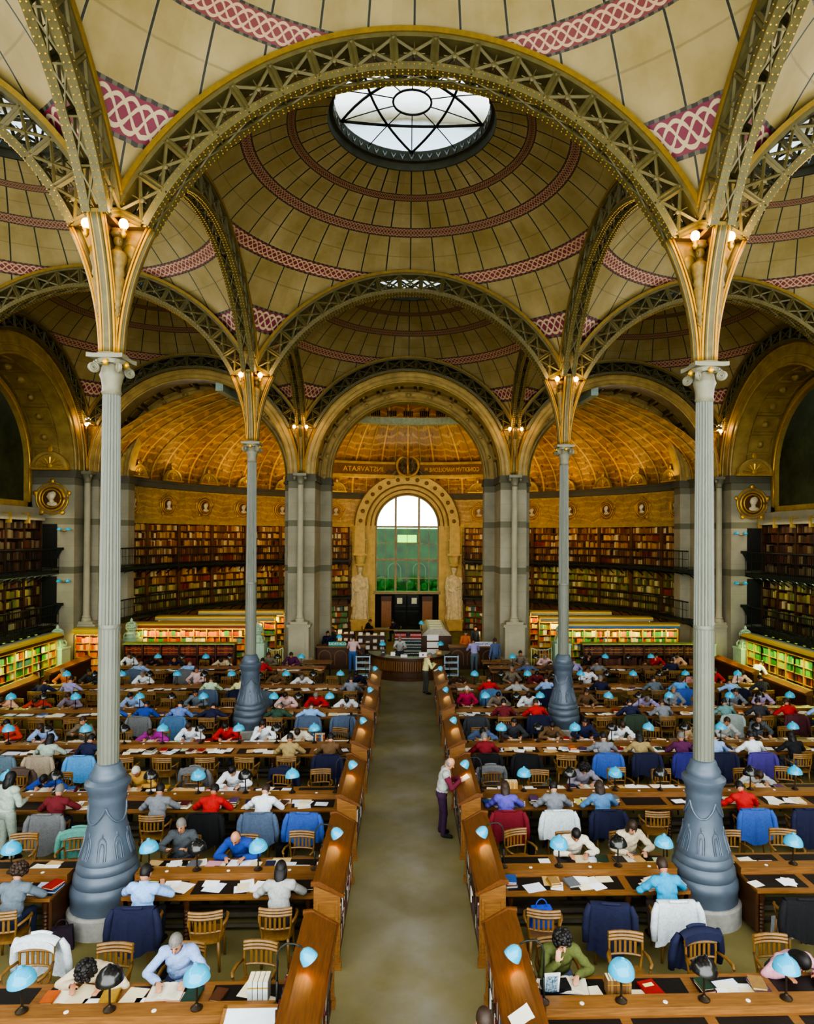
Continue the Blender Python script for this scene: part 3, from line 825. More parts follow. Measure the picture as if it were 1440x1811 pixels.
def pane_mat(name, c, gl):
    t = NT(name); tr = t.n('ShaderNodeBsdfTransparent'); tr.inputs[0].default_value = (*srgb(c), 1)
    g = t.n('ShaderNodeBsdfGlossy'); g.inputs['Roughness'].default_value = .05
    mx = t.n('ShaderNodeMixShader'); mx.inputs[0].default_value = gl
    t.l(tr.outputs[0], mx.inputs[1]); t.l(g.outputs[0], mx.inputs[2]); t.l(mx.outputs[0], t.out.inputs['Surface'])
    return t.mat
b = MB(); n = 24
b._add([(2.1*cos(PI*i/n), yb, ZW+2.1*sin(PI*i/n)) for i in range(n+1)], [tuple(range(n+1))])
b.build('upper_pane', pane_mat('clear_glass', '#f4f6f0', .04), win)
b = MB(); b._add([(-2.1,yb,2.6),(2.1,yb,2.6),(2.1,yb,ZW),(-2.1,yb,ZW)], [(0,1,2,3)])
b.build('lower_pane', pane_mat('green_glass', '#86c080', .02), win)
# green hall seen beyond the glass; its light is emission put into the surfaces
def beyond():
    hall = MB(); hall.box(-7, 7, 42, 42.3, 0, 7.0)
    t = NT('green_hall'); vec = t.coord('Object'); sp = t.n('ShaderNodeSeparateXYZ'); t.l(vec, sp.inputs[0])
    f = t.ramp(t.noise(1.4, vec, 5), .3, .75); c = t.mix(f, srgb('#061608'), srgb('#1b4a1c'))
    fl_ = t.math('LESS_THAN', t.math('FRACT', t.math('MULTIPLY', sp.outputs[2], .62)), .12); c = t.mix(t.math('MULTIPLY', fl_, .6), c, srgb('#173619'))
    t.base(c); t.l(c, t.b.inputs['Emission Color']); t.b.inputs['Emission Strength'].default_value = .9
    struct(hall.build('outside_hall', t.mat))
    for s in (-1, 1):
        a = MB(); a.tube([(s*1.0+.5*cos(PI*i/16), 41.9, 3.7+.5*sin(PI*i/16)) for i in range(17)], .05, 6); a.tube([(s*1.0-.5,41.9,2.6),(s*1.0-.5,41.9,3.7)], .05, 6); a.tube([(s*1.0+.5,41.9,2.6),(s*1.0+.5,41.9,3.7)], .05, 6)
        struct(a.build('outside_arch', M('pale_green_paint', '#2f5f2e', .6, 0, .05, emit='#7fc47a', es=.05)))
    for x, z in ((0,6.2),(-.45,6.2),(.45,6.2)):
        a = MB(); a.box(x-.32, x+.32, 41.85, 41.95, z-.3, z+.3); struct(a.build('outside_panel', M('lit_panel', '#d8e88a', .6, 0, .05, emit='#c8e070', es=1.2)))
    rr = random.Random(3)
    sh = MB()
    for i in range(70):
        sh.ell((rr.uniform(-4,4), 40.9+rr.uniform(-.4,.4), rr.uniform(.8,3.0)), (rr.uniform(.15,.4),)*3, nu=8, nv=6)
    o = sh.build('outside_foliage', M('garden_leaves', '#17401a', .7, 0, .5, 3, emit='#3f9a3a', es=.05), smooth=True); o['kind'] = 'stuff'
    for i in range(16):
        pass
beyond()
# doors below the window
d = struct(bpy.data.objects.new('door_1', None), 'dark glazed double door under the window'); COL.objects.link(d)
b = MB(); b.box(-2.2, 2.2, YW+.1, YW+.2, 0, 2.42); b.build('door_recess', m_black, d)
m_dglass = M('dark_door_glass', '#2d3336', .15, .3, .2, 3)
for s in (-1, 1):
    b = MB(); x0, x1 = sorted((s*.03, s*.82)); b.box(x0, x1, YW-.02, YW+.06, .1, 2.35); f = b.build('door_leaf', m_dglass, d)
    b = MB()
    for z in (.1, 1.2, 1.55, 2.3): b.box(x0, x1, YW-.05, YW-.02, z, z+.07)
    b.build('door_rail', m_bmetal, f)
    b = MB(); xc = s*.5; b.box(xc-.18, xc+.18, YW-.045, YW-.03, 1.75, 2.15); b.build('door_notice', M('notice_paper','#cfd8c4',.7), f)
for s, sw in ((-1,'left'), (1,'right')):
    b = MB(); b.box(s*1.4-.34, s*1.4+.34, YW-.3, YW+.1, 0, 1.95); b.m = 1; b.box(s*1.4-.36, s*1.4+.36, YW-.32, YW+.1, 1.95, 2.3)
    o = b.build('door_post', [m_oak_dk if False else m_oak, m_oak_dk]); struct(o); o['label'] = f'orange wood post on the {sw} of the doors'
# emblem over the window
e = thing('carved_emblem', 'round carved emblem with an upright torch above the window arch', 'emblem', (0, YW-1.35, 11.1))
b = MB(); b.tube([(.72*cos(2*PI*i/32), 0, .72*sin(2*PI*i/32)) for i in range(33)], .09, 8); b.build('wreath_ring', m_gold_stone, e, True)
b = MB(); b.tube([(0,-.05,-.75),(0,-.05,.7)], [.05,.09], 8); b.ell((0,-.05,.92),(.1,.08,.2), nu=8, nv=6); b.build('torch', m_gold, e, True)
for s in (-1, 1):
    b = MB(); b.tube([(s*(.75+.09*k), 0, .55+.18*sin(k*1.3)) for k in range(8)], [.12-.012*k for k in range(8)], 6); b.tube([(s*(.75+.1*k), 0, -.45+.12*cos(k*1.2)) for k in range(9)], [.12-.012*k for k in range(9)], 6)
    b.build('scroll', m_stone_dark, e, True)
b = MB(); rr = random.Random(5)
for i in range(9):
    a = 2*PI*i/9; b.ell((.38*cos(a),.02,.38*sin(a)), (.12,.06,.16), nu=8, nv=6)
b.build('inner_relief', m_stone_dark, e, True)
# inscription band
b = MB()
for s in (-1, 1):
    a0_, a1_ = sorted((s*3.6, s*24))
    b.m = 0; arc_band(b, 13.2, 13.4, 10.5, 11.2, a0_, a1_, 12); b.m = 1; arc_band(b, 13.05, 13.4, 11.2, 11.36, a0_, a1_, 12); arc_band(b, 13.0, 13.6, 10.3, 10.5, a0_, a1_, 12)
struct(b.build('trim_15', [M('band_ground','#7a5526',.6), m_gold_stone]), 'gilded band with a mirrored inscription')
def text_mesh(txt, size, mat, mirror=True, ext=.01):
    cu = bpy.data.curves.new('t', 'FONT'); cu.body = txt; cu.size = size; cu.extrude = ext; cu.align_x = 'CENTER'; cu.align_y = 'CENTER'
    o = bpy.data.objects.new('t', cu); COL.objects.link(o); bpy.context.view_layer.update()
    me = bpy.data.meshes.new_from_object(o.evaluated_get(bpy.context.evaluated_depsgraph_get()))
    bpy.data.objects.remove(o); bpy.data.curves.remove(cu)
    if mirror:
        for v in me.vertices: v.co.x = -v.co.x
        me.flip_normals()
    me.materials.clear(); me.materials.append(mat)
    return me
for a, tx, w_ in ((13,'CONDITVM NAPOLEONE III','right'), (-13,'INSTAVRATA','left')):
    o = link('inscription', text_mesh(tx, .40 if a > 0 else .46, m_gold), None, cyl(13.05, a, 10.84)); o.rotation_euler = (PI/2, 0, -RAD(a))
    if a > 0: o.scale = (.74, 1, 1)
    tag(o, f'mirrored gilt lettering on the band, {w_} of the emblem', 'inscription')

# caryatids
def caryatid():
    b = MB()
    def fn(u, v):
        a = 2*PI*u
        prof = [(.0,.50),(.06,.50),(.12,.46),(.35,.44),(.55,.42),(.72,.40),(.80,.46),(.90,.40),(.97,.24),(1,.12)]
        for (z0,r0),(z1,r1) in zip(prof, prof[1:]):
            if v <= z1: r = r0+(r1-r0)*(v-z0)/(z1-z0); break
        fold = .06*sin(a*9+v*3)*max(0, 1-v*1.1) + .03*sin(a*17+v*9)
        sway = .06*sin(v*4)
        return ((r+fold*r*1.6)*cos(a)*1.12+sway, (r+fold*r)*sin(a)*.7, 3.0*v)
    b.grid(fn, 72, 40)
    robe = b.mesh('robe', [m_statue], True)
    h = MB(); h.cap((0,0,2.95),(0,0,3.15),.12,.11); h.ell((0,-.03,3.32),(.17,.2,.24)); h.ell((0,.04,3.4),(.2,.2,.2)); h.ell((0,-.22,3.30),(.03,.04,.05), nu=8, nv=6); h.ell((0,.16,3.25),(.14,.12,.16))
    hd = h.mesh('head', [m_statue], True)
    a = MB()
    for s in (-1,1):
        a.cap((s*.42,0,2.75),(s*.52,-.08,2.15),.14,.11); a.cap((s*.52,-.08,2.15),(s*.15,-.34,1.95+.1*s),.11,.08); a.ell((s*.1,-.36,1.97+.1*s),(.09,.06,.07))
        a.cap((s*.45,-.1,2.1),(s*.5,-.05,.9),.16,.08)
    am = a.mesh('arms', [m_statue], True)
    p = MB(); p.box(-.55,.55,-.42,.3,-.75,-.12); p.box(-.62,.62,-.46,.3,-.12,0); pm = p.mesh('pedestal', [m_wstone])
    c = MB()
    c.lathe([(.2,3.5),(.26,3.56),(.3,3.64)], 16); c.box(-.34,.34,-.34,.3,3.64,3.72); c.lathe([(.28,3.72),(.36,4.2),(.42,4.3)], 20); c.box(-.5,.5,-.42,.3,4.3,4.45); c.box(-.36,.36,-.34,.3,4.45,5.3); c.box(-.44,.44,-.4,.3,5.3,5.42); c.box(-.32,.32,-.3,.3,5.42,6.3)
    cm = c.mesh('block_capital', [m_wstone])
    return pm, robe, am, hd, cm
CA = caryatid()
for s, sw in ((-1,'left'), (1,'right')):
    c = thing('caryatid_statue', f'robed stone woman carrying a capital on her head, {sw} of the window', 'statue', (s*3.2, YW-.62, .78))
    for nm, me in zip(('pedestal','robe','arm_pair','head','block_capital'), CA): link(nm, me, c)

# ------------------------------------------------------------------ side walls
m_paint = NT('dark_landscape'); v_ = m_paint.coord('Object'); f_ = m_paint.ramp(m_paint.noise(.9, v_, 8, .7), .35, .7)
sp_ = m_paint.n('ShaderNodeSeparateXYZ'); m_paint.l(v_, sp_.inputs[0])
c_ = m_paint.mix(f_, srgb('#1d2616'), srgb('#4a5638')); c_ = m_paint.mix(m_paint.math('MULTIPLY', m_paint.ramp(sp_.outputs[2], 10.5, 13.2), .55), c_, srgb('#6f7f74')); m_paint.base(c_); m_paint.b.inputs['Roughness'].default_value = .5
m_paint = m_paint.mat
def side_wall(s, side):
    old = Matrix.Scale(-1, 4, (1,0,0)) if s < 0 else None      # build for +X, mirror for -X
    def B(): b = MB(); b.T = old; return b
    def fin(b, nm, mats, parent=None, sm=False):
        if s < 0: b.f = [f[::-1] for f in b.f]
        return b.build(nm, mats, parent, sm)
    b = B(); b.box(15, 17.2, 19.0, 19.98, 0, 8.95); b.box(15, 17.2, 10.2, 11.0, 0, 8.95); b.box(15, 15.4, -14, 10.2, 0, 9.3); b.box(17.1, 17.3, 10, 20, 0, 14.5)
    struct(fin(b, f'wall_{side}', m_pier), f'{side} side wall of grey stone with a deep arched recess')
    b = B(); b.box(14.9, 17.2, 18.92, 20, 8.95, 9.3); struct(fin(b, f'trim_{16 if s<0 else 21}', m_stone_dark))
    def ringx(b, r0, r1, x0, x1, n=48, cz=ZS, a0=0, a1=PI, cy=15, xm=None):
        T0 = b.T; b.T = (T0 if T0 is not None else Matrix.Identity(4)) @ Matrix(((0,1,0,0),(1,0,0,cy),(0,0,1,cz),(0,0,0,1)))
        b.ring(r0, r1, x0, x1, a0, a1, n, xmax=xm); b.T = T0
    b = B(); ringx(b, 4.0, 4.86, 15.0, 15.5)
    for r, q in ((4.03,.06),(4.35,.04),(4.8,.05)): b.tube([(14.98, 15+r*cos(PI*i/48), ZS+r*sin(PI*i/48)) for i in range(49)], q, 6)
    struct(fin(b, f'trim_{17 if s<0 else 22}', m_archst, None, 40), f'gilded stone arch ring on the {side} wall')
    b = B(); ringx(b, 4.86, 7.0, 15.25, 15.4, xm=5.0); struct(fin(b, f'wall_{side}_recess', m_iron_dk))  # backing wall coloured for the darkness behind the side ironwork
    b = B(); ringx(b, 4.0, 4.3, 15.5, 17.1)
    for i in range(13):
        a = PI*(i+.5)/13
        for aa in (a-.10, a+.10): ringx(b, 3.93, 4.0, 15.65, 16.75, 2, ZS, aa-.012, aa+.012)
        for xx in (15.65, 16.7): ringx(b, 3.93, 4.0, xx, xx+.06, 4, ZS, a-.1, a+.1)
        b.ell((16.2, 15+3.97*cos(a), ZS+3.97*sin(a)), (.16,.16,.16), nu=8, nv=6)
    struct(fin(b, f'trim_{18 if s<0 else 23}', m_archst, None, 40), f'coffered soffit of the arch on the {side} wall')
    # lunette painting
    p = thing('lunette_painting', f'large dark landscape painting under the arch of the {side} wall', 'painting', (0,0,0))
    b = B(); n = 32; rp = 3.55
    vs = [(17.0, 15+rp*cos(PI*i/n), ZS+rp*sin(PI*i/n)) for i in range(n+1)] + [(17.0, 15-rp, 7.85), (17.0, 15+rp, 7.85)]
    b._add(vs, [tuple(range(len(vs)))]); fin(b, 'canvas', m_paint, p)
    b = B(); ringx(b, 3.55, 3.85, 16.8, 17.05); b.box(16.8,17.05,15+3.55,15+3.85,7.6,ZS); b.box(16.8,17.05,15-3.85,15-3.55,7.6,ZS); b.box(16.8,17.05,11.15,18.85,7.55,7.85)
    fin(b, 'gilt_frame', m_gold_stone, p, 40)
    b = B(); b.tube([(16.78, 15+3.62*cos(PI*i/40), ZS+3.62*sin(PI*i/40)) for i in range(41)], .05, 6); b.tube([(16.78,18.62,7.8),(16.78,18.62,ZS)], .05, 6); fin(b, 'bead_moulding', m_gold, p, True)
    # medallion and crest on the jamb that faces down the room
    m_ = thing('portrait_medallion', f'large gilt medallion with a pale portrait head on the jamb of the {side} arch', 'medallion', (s*15.98, 18.96, 8.0)); m_.scale = (1.25,)*3
    for nm, me in zip(('gilt_ring','disc','portrait'), MED): link(nm, me, m_)
    o = link('shell_crest', CRE, None, (s*16.0, 18.85, 9.35)); o.scale = (1.35,1,1.2); tag(o, f'gilded shell crest on the impost of the {side} arch jamb', 'crest')
    b = B(); b.box(15.75, 16.4, 18.96, 18.99, 4.9, 6.85); b.box(15.75, 16.4, 18.96, 18.99, 2.4, 4.5)  # flat boxes; the shade of the passages is only their dark colour
    struct(fin(b, f'door_{2 if s<0 else 3}', m_black), f'passage doorways shown as flat dark panels off the balconies on the {side}')
    for z, lv in ((6.55,'upper'), (4.25,'lower')):
        t = thing('twin_wall_lamp', f'twin blue bracket lamp on the {side} arch jamb, {lv} of two', 'lamp', (s*15.38, 18.97, z))
        bb = MB(); bb.tube([(-.2,-.12,.06),(-.1,-.14,0),(0,-.12,-.02),(.1,-.14,0),(.2,-.12,.06)], .018, 6); bb.tube([(0,.03,-.02),(0,-.12,-.02)], .02, 6); bb.build('bracket', m_brass, t, True)
        for k in (-1, 1):
            bb = MB(); bb.T = Matrix.Translation((k*.2,-.13,.05)); bb.lathe([(.11,-.04),(.10,.02),(.07,.07),(.0,.10)], 14); bb.build('shade', m_blueglass, t, True)
side_wall(-1, 'left'); side_wall(1, 'right')
# ------------------------------------------------------------------ book storage
PAL_WARM = [srgb(c) for c in ('#8a5a2c','#b08448','#caa564','#6e4420','#d8c48e','#7b3a22','#a06a35','#c08f4a','#5a3a1e','#93602c')]
PAL_GREEN = [srgb(c) for c in ('#6d6a34','#8d7d3e','#b3a15a','#56602f','#9a8a4c','#6a4a24','#c9bd84','#74803e')]
PAL_DARK = [srgb(c) for c in ('#3a241a','#4a3020','#5c3a22','#2c1f18','#7d6a4a','#6a3a28','#8c7a58')]
PAL_RED = [srgb(c) for c in ('#7a2a20','#8c3426','#6a2018','#94402c','#742a22')]
PAL_BROWN = [srgb(c) for c in ('#5a3226','#6b3c2c','#4c2a20','#74483a')]
PAL_ORANGE = [srgb(c) for c in ('#c8692a','#d98a3a','#b8541f','#e0a04a','#9a3f1c','#d07a34')]
PAL_LIME = [srgb(c) for c in ('#3f8a4a','#2f6f3c','#6aa04a','#8ab04e','#3a7a56','#b0a850')]
PAL_MIX = [srgb(c) for c in ('#c8692a','#3f8a4a','#d9b85a','#e6e0c4','#9a3f1c','#57875a','#cfc8a8','#b8541f','#4a6f7a')]
stuff_books = MB()
br = random.Random(11)
def book_run(b, x0, x1, y, z, depth, hmax, pal, T=None, face=-1, wmin=.03, wmax=.065, gap=.04, group=True):
    # books standing along x from x0 to x1, spines at y facing -y (local)
    old = b.T; b.T = T
    x = x0; run = 0; col = br.choice(pal); hh = hmax*br.uniform(.72,.95)
    while x < x1-wmin:
        if run <= 0:
            run = br.randint(1, 5) if group else 1; col = br.choice(pal); hh = hmax*br.uniform(.66,.95)
            if br.random() < gap: x += br.uniform(.05,.22)
        w_ = min(br.uniform(wmin,wmax), x1-x); 
        k = br.uniform(.8,1.15); b.c = tuple(min(1, c*k) for c in col)
        h = hh*br.uniform(.95,1.02)
        b.box(x, x+w_*.93, y, y+depth, z+.002, z+h, 'bk')
        x += w_; run -= 1
    b.T = old; b.c = None

# curved bookcases on the two galleries of the apse
BA, NB = 9.45, 7
def bay_mesh():
    b = MB(); h = BA/2-.02
    for a in (-h+.18, h-.18): arc_band(b, RC-.10, RC+.3, 2.35, 7.2, a-.17, a+.17, 1)
    arc_band(b, RC+.3, RC+.36, 2.35, 7.2, -h, h, 4)
    fr = b
    f = fr.mesh('case_frame', [M('case_wood','#6a4420',.5,0,.2,3)])
    s = MB()
    for z in SHZ: arc_band(s, RC-.02, RC+.3, z-.035, z, -h, h, 4)
    sh = s.mesh('shelf_boards', [M('shelf_wood','#7a5226',.5,0,.2,3)])
    c = MB(); arc_band(c, RC-.18, RC+.3, 7.0, 7.22, -h, h, 4); arc_band(c, RC-.24, RC+.3, 7.18, 7.24, -h, h, 4)
    return f, sh, c.mesh('cornice', [m_gold_stone])
SHZ = [2.40, 2.86, 3.30, 3.72, 4.14, 4.86, 5.32, 5.78, 6.22, 6.64]
BAY = bay_mesh()
low_fr = MB(); h_ = BA/2
for a in (-h_+.15, h_-.15): arc_band(low_fr, RC-.1, RC+.3, 0, 2.18, a-.14, a+.14, 1)
arc_band(low_fr, RC+.3, RC+.36, 0, 2.18, -h_, h_, 4)
LOWF = low_fr.mesh('case_frame', [m_oak]); low_sh = MB()
for z in (.1,.5,.9,1.3,1.72): arc_band(low_sh, RC-.02, RC+.3, z-.03, z, -h_, h_, 4)
LOWS = low_sh.mesh('shelf_boards', [m_oak])
def arc_T(a): return Matrix.Translation((0,YC,0)) @ Matrix.Rotation(-RAD(a), 4, 'Z')
for s, sw in ((-1,'left'), (1,'right')):
    for k in range(NB):
        a = s*(15.6 + BA*(k+.5))
        t = thing('gallery_bookcase', f'tall curved bookcase on the apse galleries, {ORD[k+1]} bay {sw} of the window', 'bookcase', (0,YC,0), -RAD(a))
        link('case_frame', BAY[0], t).location = (0,-YC,0); link('shelf_boards', BAY[1], t).location = (0,-YC,0); link('cornice', BAY[2], t).location = (0,-YC,0)
        t2 = thing('low_wall_bookcase', f'yellow-lit bookcase under the apse gallery, {ORD[k+1]} bay {sw} of the window', 'bookcase', (0,YC,0), -RAD(a))
        link('case_frame', LOWF, t2).location = (0,-YC,0); link('shelf_boards', LOWS, t2).location = (0,-YC,0)
        for zi, z in enumerate(SHZ+[.1,.5,.9,1.3]):
            top = 7.0 if z == SHZ[-1] else 4.7 if z == SHZ[4] else None
            for q in range(3):
                aa = a + (-h_+.35 + (q+.5)*(BA-.7)/3)
                T = arc_T(aa); hw = RC*RAD((BA-.7)/3)/2
                pal = PAL_WARM if z > 4.8 else (PAL_GREEN if s > 0 or z < 3.5 else PAL_WARM) if z > 2 else PAL_MIX
                if br.random() < .06: pal = PAL_RED
                book_run(stuff_books, -hw, hw, RC-.0, z, .2, .38 if z > 2 else .34, pal, T)
# galleries with iron railings
def balcony(name, label, pathf, n, inner, outer, z, bal=2.6):
    t = thing(name, label, 'balcony')
    b = MB(); vs = []; fs = []
    for i in range(n+1):
        p, q = pathf(i/n, outer), pathf(i/n, inner)
        vs += [(*p, z-.13), (*q, z-.13), (*q, z), (*p, z)]
    for i in range(n):
        for k in range(4): k2 = (k+1) % 4; fs.append((i*4+k, i*4+k2, (i+1)*4+k2, (i+1)*4+k))
    fs += [(3,2,1,0), (n*4,n*4+1,n*4+2,n*4+3)]; b._add(vs, fs)
    b.build('walkway', m_bmetal, t)
    b = MB(); rr = inner
    for zz, r in ((z+.95,.035),(z+.12,.02),(z+.55,.012)): b.tube([(*pathf(i/n, rr), zz) for i in range(n+1)], r, 6)
    rail = b.build('hand_rail', m_bmetal, t, True)
    b = MB(); m = int(n*bal)
    for i in range(m+1): 
        p = pathf(i/m, rr); b.tube([(*p, z), (*p, z+.95)], .02 if i % 8 == 0 else .009, 5, False)
    b.build('balusters', m_bmetal, t)['kind'] = 'stuff'
    b = MB()
    for i in range(n//2+1):
        p, q = pathf(min(1,i*2/n), inner), pathf(min(1,i*2/n), outer)
        b.tube([(*p, z-.13), ((p[0]+q[0])/2,(p[1]+q[1])/2, z-.22), (*q, z-.5)], .03, 5)
    b.build('brackets', m_bmetal, t)['kind'] = 'stuff'
    return t
for s, sw in ((-1,'left'), (1,'right')):
    for z, lv in ((4.78,'upper'), (2.30,'lower')):
        def pf(u, r, s=s): p = cyl(r, s*(15.8+72*u), 0); return (p[0], p[1])
        balcony('gallery_balcony', f'dark iron gallery with railing curving round the apse, {lv} level {sw} of the window', pf, 48, RC-.95, RC-.12, z)
        def ps(u, x, s=s): return (s*x, 10.6+8.3*u)
        t = balcony('gallery_balcony', f'dark iron gallery with railing along the {sw} side wall, {lv} level', ps, 30, 15.62, 16.38, z, 2)
        b = MB(); b.box(min(s*15.4,s*15.75), max(s*15.4,s*15.75), 18.7, 18.9, z+.9, z+1.02); b.prism([(s*15.45,z+.9),(s*15.75,z+.9),(s*15.75,z+.4)], (18.75,18.85)); b.build('end_bracket', m_bmetal, t)
# straight bookcases of the side walls
BW = 1.32
b = MB()
for x in (-BW/2, BW/2-.06): b.box(x, x+.06, 0, .4, 2.35, 7.2)
b.box(-BW/2, BW/2, .38, .42, 2.35, 7.2); SBF = b.mesh('case_frame', [m_oak_dk])
b = MB()
for z in SHZ: b.box(-BW/2, BW/2, .02, .4, z-.035, z)
SBS = b.mesh('shelf_boards', [m_oak_dk])
b = MB(); b.box(-BW/2, BW/2, -.15, .4, 7.0, 7.22); b.box(-BW/2, BW/2, .1, .5, 7.22, 7.58); b.m = 1
b.box(-BW/2-.06, -BW/2+.06, -.2, .1, 6.85, 7.3); SBC = b.mesh('cornice', [m_stone, m_gold_stone])
for s, sw in ((-1,'left'), (1,'right')):
    for k in range(6):
        y = 18.97-BW*(k+.5)
        t = thing('gallery_bookcase', f'tall dark bookcase on the {sw} wall galleries, {ORD[k+1]} bay from the far corner', 'bookcase', (s*16.42, y, 0), -s*PI/2)
        link('case_frame', SBF, t); link('shelf_boards', SBS, t); link('cornice', SBC, t)
        T = Matrix.Translation((s*16.42, y, 0)) @ Matrix.Rotation(-s*PI/2, 4, 'Z')
        for z in SHZ: book_run(stuff_books, -BW/2+.08, BW/2-.08, .03, z, .2, .38, PAL_DARK if z > 4.8 else PAL_GREEN+PAL_DARK, T, gap=.12)
for s in (-1, 1):
    for y in (12.5, 15, 17.5):
        area((s*16.1, y, 4.62), (0, s*RAD(35), 0), .05, 2.2, 12, (.9,1,.55)); area((s*15.9, y, 7.3), (0, s*RAD(25), 0), .15, 2.2, 14, (1,.9,.6))  # fill lights added to brighten the dark gallery shelves
# low green-lit bookcases below the side galleries
LW = 1.18
def low_meshes(width, shelves, top, mat):
    b = MB()
    n = max(1, round(width/.6))
    for i in range(n+1): x = -width/2 + i*width/n; b.box(x-.018, x+.018, 0, .36, 0, top)
    b.box(-width/2, width/2, .34, .38, 0, top); b.box(-width/2, width/2, -.06, .36, 0, .18); f = b.mesh('case_frame', [mat])
    b = MB()
    for z in shelves: b.box(-width/2, width/2, .01, .36, z-.025, z)
    b.box(-width/2, width/2, -.02, .38, top, top+.03)
    return f, b.mesh('shelf_boards', [mat])
m_shelf = M('pale_oak', '#b08a45', .5, 0, .15, 3)
m_hood = M('yellow_hood', '#c9a93a', .45, 0, .06, 3)
m_hood_red = M('red_hood_front', '#8f3a22', .5, 0, .1, 3)
m_hood_blue = M('blue_hood_front', '#3f6f9a', .5, 0, .1, 3)
m_hood_grey = M('grey_hood_top', '#7f8a8c', .5, 0, .1, 3)
LSH = [.2,.55,.88,1.2,1.52]
LOWM = low_meshes(LW, LSH, 1.86, m_shelf)
def hood_mesh(width, front):
    b = MB(); b.prism([(-.28,2.02),(-.25,2.16),(.05,2.20),(.05,2.14),(-.2,2.1),(-.24,2.02)], (-width/2, width/2), 'x')
    b.m = 1; b.box(-width/2, width/2, -.30, -.27, 1.98, 2.08); b.m = 2; b.box(-width/2, width/2, .05, .38, 2.14, 2.2)
    b.m = 0
    for x in (-width/2+.05, width/2-.05): b.box(x-.02, x+.02, .1, .3, 1.86, 2.16)
    return b.mesh('light_hood', [m_hood, front, m_hood_grey])
HM = hood_mesh(LW, m_oak_dk)
LIME = (.80, 1.0, .16); YEL = (1.0, .76, .10)
for s, sw in ((-1,'left'), (1,'right')):
    for k in range(6):
        y = 17.5-LW*(k+.5)
        t = thing('low_bookcase', f'low pale bookcase with a lit hood along the {sw} wall, {ORD[k+1]} from the far end', 'bookcase', (s*14.95, y, 0), -s*PI/2)
        link('case_frame', LOWM[0], t); link('shelf_boards', LOWM[1], t); link('light_hood', HM, t)
        T = Matrix.Translation((s*14.95, y, 0)) @ Matrix.Rotation(-s*PI/2, 4, 'Z')
        for z in LSH: book_run(stuff_books, -LW/2+.03, LW/2-.03, .05, z, .22, .29, (PAL_LIME if z > .9 else PAL_ORANGE+PAL_BROWN) if s > 0 else PAL_MIX+PAL_LIME, T, gap=.18)
        area((s*14.72, y, 2.0), (0, s*RAD(28), 0), .06, 1.1, 20, LIME)
        area((s*15.7, y, 2.12), (0, s*RAD(160), 0), .2, 1.1, 6, LIME)
# islands of shelves in the apse, seen over the red volumes
def island(s, sw, y, x0, x1, pal, front, lab, hood=True, lit=28):
    w_ = x1-x0; xc = (x0+x1)/2
    t = thing('island_bookcase', lab, 'bookcase', (xc, y, 0))
    f, sh = low_meshes(w_, LSH, 1.86, m_shelf); link('case_frame', f, t); link('shelf_boards', sh, t)
    if hood: link('light_hood', hood_mesh(w_, front), t)
    T = Matrix.Translation((xc, y, 0))
    for z in LSH: book_run(stuff_books, -w_/2+.03, w_/2-.03, .05, z, .22, .29, pal, T, gap=.08)
    if lit:
        n = 3
        for i in range(n): area((x0+w_*(i+.5)/n, y-.26, 2.0), (RAD(28), 0, 0), w_/n*.95, .06, lit, YEL)
island(-1,'left', 20.9, -13.3, -7.2, PAL_ORANGE+PAL_MIX, m_hood_red, 'yellow-lit shelf island with a red hood, behind the red volumes on the left')
island(1,'right', 20.9, 7.5, 13.3, PAL_MIX+PAL_LIME, m_hood_blue, 'yellow-lit shelf island with a blue hood, behind the brown volumes on the right')
for y, d in ((23.6,'second'), (26.2,'third')):
    w2 = 13.0 if y < 25 else 11.6
    island(-1,'left', y, -w2, -6.9, PAL_MIX, m_hood_grey, f'grey-hooded shelf island, {d} one back on the left of the apse', lit=30)
    island(1,'right', y, 7.0, w2, PAL_MIX, m_hood_grey, f'grey-hooded shelf island, {d} one back on the right of the apse', lit=30)
island(-1,'left', 18.95, -14.9, -13.0, PAL_ORANGE, m_hood, 'low bookcase of lit orange volumes in the far left corner', lit=9)
